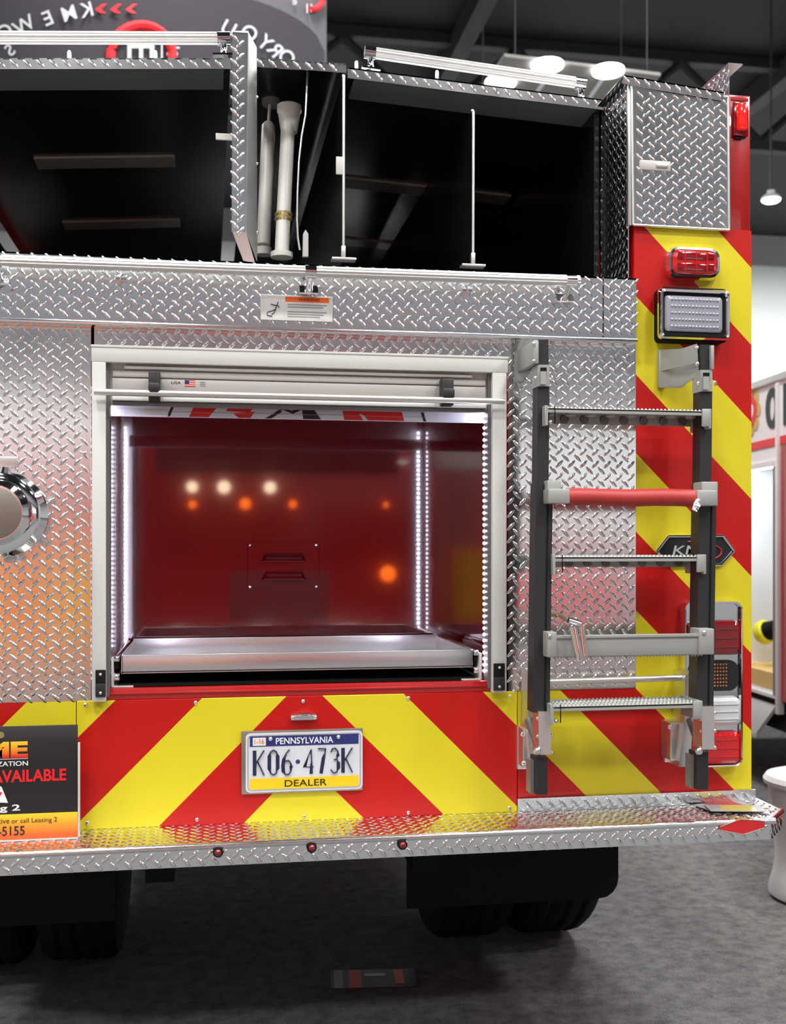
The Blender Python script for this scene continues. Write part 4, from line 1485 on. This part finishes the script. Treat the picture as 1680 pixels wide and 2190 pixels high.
q = MB()
pt(q, 'KME', -85, 60, 1585, 1620, 'flame', 0.05)
pt(q, 'ORGANIZATION', -75, 60, 1627, 1637, 'white', 0.01)
pt(q, 'AVAILABLE', -18, 142, 1643, 1669, 'redp', 0.03)
pt(q, 'ing 2', -25, 43, 1720, 1737, 'white', 0.02)
pt(q, 'or call Leasing 2', 25, 122, 1747, 1760, 'ink', 0.0)
pt(q, 'ntive', -10, 20, 1750, 1761, 'ink', 0.0)
pt(q, '-5155', -4, 53, 1766, 1786, 'ink', 0.015)
A, B = at(-60, 1624, py_), at(60, 1622.5, py_)
q.box((A.x, py_ - 0.0012, B.z), (B.x, py_ - 0.0008, B.z + 0.0012), 'stk')
q.build('lettering', po)
q = MB()
q.prism([at(-14, 1716, py_ - 0.0012), at(17, 1717, py_ - 0.0012), at(3, 1682, py_ - 0.0012), at(-6, 1682, py_ - 0.0012)], (0, 0.0003, 0), 'white')
q.prism([at(-9, 1692, py_ - 0.0016), at(5, 1695, py_ - 0.0016), at(-2, 1706, py_ - 0.0016)], (0, 0.0003, 0), 'redp')
q.build('printed_triangle', po)
MB().lathe([(0.008, 0), (0.008, 0.0003)], at(2, 1572, py_ - 0.0012), -Yv, 'brass', 12).build('printed_seal', po)

# leaflets on the tailboard corner
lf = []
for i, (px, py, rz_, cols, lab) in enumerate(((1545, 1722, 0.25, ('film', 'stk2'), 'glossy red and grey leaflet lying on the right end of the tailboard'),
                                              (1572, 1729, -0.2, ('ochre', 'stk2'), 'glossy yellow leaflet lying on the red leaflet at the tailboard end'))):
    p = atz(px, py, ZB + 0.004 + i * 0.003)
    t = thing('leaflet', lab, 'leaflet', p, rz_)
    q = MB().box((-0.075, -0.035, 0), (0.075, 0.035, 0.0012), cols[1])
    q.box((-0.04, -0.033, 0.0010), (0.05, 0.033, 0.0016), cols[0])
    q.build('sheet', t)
p = atz(798, 2094, 0.001)
fl = thing('brochure', 'dark brochure with red and yellow stripes on the carpet under the truck', 'brochure', p, -0.1)
q = MB().box((-0.14, -0.075, 0), (0.14, 0.075, 0.003), 'ink')
q.box((-0.08, -0.074, 0.002), (-0.04, 0.074, 0.0036), 'redp')
q.box((-0.13, -0.074, 0.002), (-0.10, 0.074, 0.0036), 'stk2')
q.box((0.07, -0.05, 0.002), (0.10, 0.07, 0.0036), 'orange')
q.box((-0.03, 0.02, 0.002), (0.04, 0.04, 0.0036), 'stk')
q.build('cover_sheet', fl)

# =================================================================== hanging banner
YBn = 4.6


def bpt(px, py, d=0.0):
    """point on the gently curved banner cloth"""
    bow = 0.9 * ((px - 150) / 560.0) ** 2
    return at(px, py, YBn + bow - d)


bn = thing('hanging_banner', 'dark round hanging banner with reversed white lettering, above the left hose bed cover', 'banner', (0, YBn, 4.4))
o0 = bn.location


def grid(q, x0_, x1_, ytop, ybot, m, d, n=28):
    vs, fs = [], []
    for i in range(n + 1):
        px = x0_ + (x1_ - x0_) * i / n
        vs.append(bpt(px, ytop(px), d) - o0)
        vs.append(bpt(px, ybot(px), d) - o0)
        vs.append(bpt(px, ytop(px), d) - o0 + V3((0, 0.01, 0)))
        vs.append(bpt(px, ybot(px), d) - o0 + V3((0, 0.01, 0)))
    for i in range(n):
        a_ = i * 4
        b_ = a_ + 4
        fs += [(a_ + 1, b_ + 1, b_, a_), (a_ + 2, b_ + 2, b_ + 3, a_ + 3), (a_, b_, b_ + 2, a_ + 2), (a_ + 3, b_ + 3, b_ + 1, a_ + 1)]
    fs += [(0, 2, 3, 1), (n * 4 + 1, n * 4 + 3, n * 4 + 2, n * 4)]
    q.add(vs, fs, m)


q = MB()
grid(q, -320, 698, lambda x: -260, lambda x: 150 + 60 * max(0, 1 - ((x - 150) / 560) ** 2), 'banl', 0.0)
q.build('cloth', bn)


def disc_top(x):
    u_ = min(1, abs(x - 190) / 505.0)
    return 122 - 160 * math.sqrt(max(0, 1 - u_ ** 2.4))


q = MB()
grid(q, -312, 694, disc_top, lambda x: 149 + 60 * max(0, 1 - ((x - 150) / 560) ** 2) - 2, 'ban', 0.012, 60)
q.build('dark_print', bn)


def glyph(q, ch, px, py, ang, size, m, mirror=True):
    """one letter of the ring of writing, turned by ang and reversed as seen through the cloth"""
    cu = bpy.data.curves.new('t', 'FONT')
    cu.body = ch
    cu.align_x = 'CENTER'
    cu.align_y = 'CENTER'
    cu.offset = 0.012
    o = bpy.data.objects.new('t', cu)
    COL.objects.link(o)
    bpy.context.view_layer.update()
    me = bpy.data.meshes.new_from_object(o.evaluated_get(bpy.context.evaluated_depsgraph_get()))
    bpy.data.objects.remove(o)
    vs = []
    for v in me.vertices:
        x_, y_ = v.co.x * size * (-1 if mirror else 1), v.co.y * size
        xr, yr_ = x_ * math.cos(ang) - y_ * math.sin(ang), x_ * math.sin(ang) + y_ * math.cos(ang)
        vs.append(bpt(px + xr, py - yr_, 0.03) - o0)
    q.add(vs, [list(p.vertices) for p in me.polygons], m)
    bpy.data.meshes.remove(me)


q = MB()
for ch, px, py, deg in (('K', 186, 22, 14), ('M', 148, 30, 17), ('E', 103, 40, 22), ('W', 52, 55, 30), ('O', 10, 70, 36), ('R', -24, 92, 42),
                        ('U', 488, 62, -28), ('O', 532, 72, -36), ('Y', 566, 92, -42), ('R', 588, 108, -50), ('O', 612, 124, -56)):
    glyph(q, ch, px, py, math.radians(deg), 44, 'banw')
glyph(q, 'S', 22, 108, math.radians(40), 36, 'banw')
glyph(q, 'e', 630, 3, 0, 22, 'banw')
q.build('lettering', bn)
q = MB()
for k, px in enumerate((215, 247, 280)):
    q.prism([bpt(px + dx_, dy_, 0.03) - o0 for dx_, dy_ in ((-12, 20), (4, 8), (14, 8), (0, 19), (12, 28), (0, 28))], (0, 0.003, 0), 'banr' if k < 2 else 'redp')
q.build('printed_arrows', bn)
q = MB()
pts = [bpt(302 + 66 * math.cos(math.radians(t_)), 120 - 66 * math.sin(math.radians(t_)), 0.03) - o0 for t_ in range(-10, 191, 10)]
q.tube(pts, 0.033, 'banr', 8, flat=1)
q.build('printed_ring', bn)
q = MB()
pts = [bpt(668 + 22 * math.cos(math.radians(t_)), -2 - 22 * math.sin(math.radians(t_)), 0.03) - o0 for t_ in range(-100, 30, 10)]
q.tube(pts, 0.022, 'banr', 8)
q.build('printed_ring', bn)
q = MB()
for r_ in ((272, 95, 330, 103), (272, 95, 281, 140), (297, 103, 306, 140), (320, 103, 330, 140), (344, 95, 348, 135), (356, 100, 384, 104), (356, 112, 380, 118), None, (655, 8, 658, 28), (664, 8, 667, 26)):
    if r_ is None:
        q.build('printed_emblem', bn)
        q = MB()
        continue
    q.prism([bpt(x_, y_, 0.032) - o0 for x_, y_ in ((r_[0], r_[1]), (r_[2], r_[1]), (r_[2], r_[3]), (r_[0], r_[3]))], (0, 0.003, 0), 'banw')
q.build('printed_mark', bn)
q = MB()
for px in (-200, 120, 560):
    a_ = bpt(px, -258) - o0
    q.tube([a_, V3((a_.x, a_.y, 8.98 - o0.z))], 0.006, 'beam', 6)
q.build('hanging_wire', bn)

# =================================================================== neighbouring truck on the right
ntr = thing('fire_truck', 'white and red fire truck beyond the column, with an open bright locker', 'fire truck', (3.0, 3.18, 0), -math.radians(4.7))
ca, sa = math.cos(math.radians(4.7)), math.sin(math.radians(4.7))
n_ = V3((ca, -sa, 0))
t_dir = V3((sa, ca, 0))
P0 = V3((3.0, 3.18, 0))


def nl(px, py, dx=0.0):
    """local (y, z) on the neighbour's side face pushed dx inside"""
    d_ = ray(px, py)
    t_ = ((P0 - CAM).dot(n_) + dx) / d_.dot(n_)
    p_ = CAM + d_ * t_
    return (p_ - P0).dot(t_dir), p_.z


zr = nl(1640, 806)[1]
zband = nl(1640, 956)[1]
zdoor1 = nl(1630, 995)[1]
zsill = nl(1633, 1480)[1]
yedge = nl(1661, 1200)[0]        # frame post of the locker
q = MB()
q.box((0.0, -3.5, zband), (2.4, 2.2, zr - 0.04), 'wallw')
q.box((0.7, -3.5, zsill - 0.02), (2.4, 2.2, zband), 'red')
q.box((0.0, -3.5, zsill - 0.02), (0.7, yedge - 0.01, zband), 'red')
q.box((0.0, yedge + 0.75, zsill - 0.02), (0.7, 2.2, zband), 'red')
q.box((0.0, yedge - 0.01, zsill - 0.02), (0.7, yedge + 0.75, zsill), 'bright')
q.box((0.0, yedge - 0.01, zdoor1), (0.7, yedge + 0.75, zband), 'wallw')
nb = q.build('body', ntr)
q = MB()
q.box((-0.02, -3.5, zr - 0.05), (0.1, 2.2, zr), 'alu', 0.01)
q.build('roof_edge', ntr)
q = MB()
q.box((-0.006, -3.5, zband - 0.002), (0.0, 2.2, zband + 0.045), 'redp')
q.box((-0.012, yedge, zdoor1 - 0.02), (0.0, yedge + 0.75, zdoor1 + 0.015), 'bright')
q.build('red_stripe', ntr)
q = MB()
q.box((-0.02, yedge - 0.05, zsill - 0.1), (0.02, yedge - 0.015, zr - 0.06), 'bright', 0.004)
q.box((-0.012, yedge - 0.01, zsill), (0.03, yedge + 0.03, zdoor1), 'rib')
q.box((-0.01, -3.4, zsill), (0.0, yedge - 0.12, zband - 0.02), 'red')
q.build('locker_frame', ntr)
q = MB()
q.box((0.03, yedge + 0.03, zsill), (0.68, yedge + 0.035, zdoor1), 'wallw')
q.box((0.66, yedge + 0.03, zsill), (0.68, yedge + 0.72, zdoor1), 'wallw')
q.box((0.02, yedge + 0.70, zsill), (0.68, yedge + 0.72, zdoor1), 'wallw')
q.box((0.02, yedge + 0.03, zsill), (0.68, yedge + 0.72, zsill + 0.02), 'bright')
q.box((0.02, yedge + 0.05, zsill + 0.02), (0.55, yedge + 0.70, zsill + 0.12), 'tan')
lk = q.build('locker', ntr, 'bright open locker')
MB().box((0.03, yedge + 0.05, zdoor1 - 0.015), (0.06, yedge + 0.68, zdoor1 - 0.005), 'lamp2').build('locker_light', lk)
q = MB()
for k in range(5):
    q.tube([(0.5, yedge + 0.12 + k * 0.09, zsill + 0.12), (0.5, yedge + 0.12 + k * 0.09, zsill + 0.42)], 0.025, 'alu', 10)
q.build('pipe_fitting', lk)
q = MB()
A, B = nl(1640, 912), nl(1662, 832)
y0n, y1n = nl(1638, 872)[0], nl(1666, 872)[0]
zc0, zc1 = nl(1652, 916)[1], nl(1652, 829)[1]
q.text('0', (0, y0n, zc0), V3((0, -1, 0)), Z, abs(y0n - y1n), zc1 - zc0, 'ink', 0.006, 0.03)
y2n = nl(1676, 872)[0]
q.text('1', (0, y2n, zc0), V3((0, -1, 0)), Z, 0.09, zc1 - zc0, 'ink', 0.006, 0.03)
q.build('lettering', ntr)
q = MB()
ye_, ze_ = nl(1606, 880)
for k in range(8):
    an = k * math.pi / 4
    q.lathe([(0.05, 0), (0.05, 0.004)], (0, ye_ + 0.09 * math.cos(an), ze_ + 0.105 * math.sin(an)), -X, 'tan', 12)
q.lathe([(0.09, 0), (0.09, 0.006)], (0, ye_, ze_), -X, 'redp', 20)
q.lathe([(0.045, 0), (0.045, 0.008)], (0, ye_, ze_), -X, 'wallw', 20)
q.build('badge', ntr, 'gold and red round badge')
q = MB()
ys_ = nl(1652, 1560)[0]
q.prism([(-0.10, ys_, zsill - 0.22), (-0.10, ys_ + 1.6, zsill - 0.22), (0.02, ys_ + 1.6, zsill - 0.06), (0.02, ys_, zsill - 0.06)], (0, 0, -0.03), 'grey')
q.build('running_board', ntr)
q = MB()
q.box((0.05, -3.4, 0.35), (2.3, 2.1, zsill - 0.03), 'rubber')
q.build('underbody', ntr)
for k, yy2 in enumerate((-1.9, 1.3)):
    q = MB()
    q.lathe([(0.3, 0), (0.46, 0.0), (0.5, 0.04), (0.5, 0.26), (0.46, 0.3)], (0.03, yy2, 0.5), X, 'rubber', 32)
    wo = q.build('wheel', ntr)
    MB().lathe([(0.28, -0.01), (0.1, -0.03), (0.08, -0.06)], (0.03, yy2, 0.5), X, 'chrome', 20).build('hub', wo)
yh, zh = nl(1634, 1352, 0.15)
hl_ = thing('hose_nozzle', 'yellow-rimmed hose nozzle hanging in the open locker of the white and red truck', 'nozzle', P0 + n_ * 0.15 + t_dir * yh + Z * zh, -math.radians(4.7))
ax = V3((-0.35, 0.75, -0.30))
MB().lathe([(0.062, -0.03), (0.074, -0.02), (0.076, 0.02), (0.066, 0.035), (0.045, 0.036), (0.04, 0.02)], (0, 0, 0), ax, 'yel', 24).build('bumper_ring', hl_)
MB().lathe([(0.05, -0.10), (0.055, -0.06), (0.06, -0.028)], (0, 0, 0), ax, 'rubber', 20).build('body', hl_)
MB().tube([ax * -0.08, ax * -0.08 + V3((0.1, -0.02, 0.05)), ax * -0.08 + V3((0.5, -0.02, 0.05))], 0.014, 'rubber', 8).build('hook', hl_)

# white plastic stool at the right edge
sx = atz(1664, 1935, 0.0)
stl = thing('stool', 'white moulded plastic stool on the carpet at the right edge, beside the tailboard', 'stool', (sx.x + 0.20, sx.y + 0.05, 0))
MB().lathe([(0.17, 0.0), (0.19, 0.015), (0.192, 0.04), (0.175, 0.10), (0.165, 0.16), (0.17, 0.25), (0.185, 0.38), (0.195, 0.455)], (0, 0, 0), Z, 'plastic', 40).build('base', stl)
MB().lathe([(0.195, 0.455), (0.21, 0.462), (0.212, 0.478), (0.20, 0.496), (0.17, 0.505), (0.02, 0.503)], (0, 0, 0), Z, 'plastic', 40).build('seat', stl)

# =================================================================== behind the photographer: unseen; the stands are added only for the metal to mirror
eng = thing('fire_engine', 'red fire engine facing the truck across the aisle, mirrored in the compartment wall', 'fire truck', (0.4, -6.2, 0))
q = MB()
q.box((-1.25, -5.0, 0.55), (1.25, 0, 2.9), 'red', 0.05)
q.build('cab', eng)
q = MB()
q.box((-1.1, -0.02, 1.95 + 0.15), (1.1, 0.02, 2.75), 'glass', 0.01)
q.build('windscreen', eng)
q = MB()
q.box((-0.45, -0.01, 0.75), (0.45, 0.03, 1.2), 'beam', 0.01)
q.build('grille', eng)
q = MB()
q.box((-1.3, 0.0, 0.4), (1.3, 0.25, 0.72), 'chrome', 0.03)
q.build('bumper', eng)
for x_, z_, m_, r_ in ((-0.383, 1.96, 'wheel', 0.07), (-0.1, 1.96, 'wheel', 0.08), (0.314, 1.96, 'wheel', 0.075), (-0.38, 1.80, 'amberon', 0.05), (0.09, 1.81, 'amberon', 0.07), (0.52, 1.81, 'amberon', 0.05), (1.38, 1.81, 'amberon', 0.035), (1.40, 1.17, 'amberon', 0.10)):
    q = MB().lathe([(r_ * 0.72, 0), (r_ * 0.72, 0.02), (r_ * 0.5, 0.04)], (x_ - 0.4, 0.02, z_), Yv, m_, 16)
    q.build('headlamp' if m_ == 'wheel' else 'indicator_lamp', eng)
for x_ in (-1.0, 0.75):
    MB().lathe([(0.3, 0), (0.5, 0.02), (0.5, 0.26), (0.3, 0.28)], (x_, -1.0, 0.5), X, 'rubber', 28).build('wheel', eng)
for (x0_, x1_, y_, h_, m_, lab) in ((-2.7, -1.05, -6.4, 1.42, 'orange2', 'low orange counter, unseen, added across the aisle to be mirrored in the left plate'),
                                    (-6.2, -1.0, -7.5, 2.8, 'wallw', 'unseen white wall added across the aisle on the left for its reflection'),
                                    (2.0, 5.2, -6.5, 2.7, 'wallg', 'unseen grey wall with white header added across the right aisle for its reflection')):
    t = thing('unseen_wall' if h_ > 2 else 'unseen_counter', lab, 'reflection stand', ((x0_ + x1_) / 2, y_, 0))  # unseen stand and boards, added to colour the reflections in the plates
    w2 = (x1_ - x0_) / 2
    q = MB().box((-w2, -0.25 if h_ < 2 else -0.05, 0), (w2, 0, h_), m_, 0.01)
    q.build('panel', t)
    q = MB().box((-w2 - 0.02, -0.27 if h_ < 2 else -0.07, 0), (w2 + 0.02, 0.02, 0.08), 'rib')
    q.build('plinth', t)
    if m_ == 'wallw':
        MB().box((-w2 + 0.2, 0.002, 0.3), (w2 - 0.02, 0.03, 2.25), 'pink').build('poster', t)
    if m_ == 'orange2':
        for k, (a_, b_, mm) in enumerate(((-0.7, -0.35, 'plyel'), (0.05, 0.3, 'film'), (0.5, 0.75, 'plyel'))):
            MB().box((a_, 0.002, 0.75), (b_, 0.02, 1.35), mm).build('poster', t)
        MB().box((-w2, 0.002, 0.02), (w2, 0.025, 0.42), 'stk2').build('skirt', t)
    if m_ == 'wallg':
        MB().box((-w2, 0.002, 1.65), (w2, 0.03, 2.35), 'wallw').build('header_board', t)
        MB().box((-w2 + 0.3, 0.002, 0.75), (-w2 + 1.4, 0.03, 1.3), 'redp').build('poster', t)
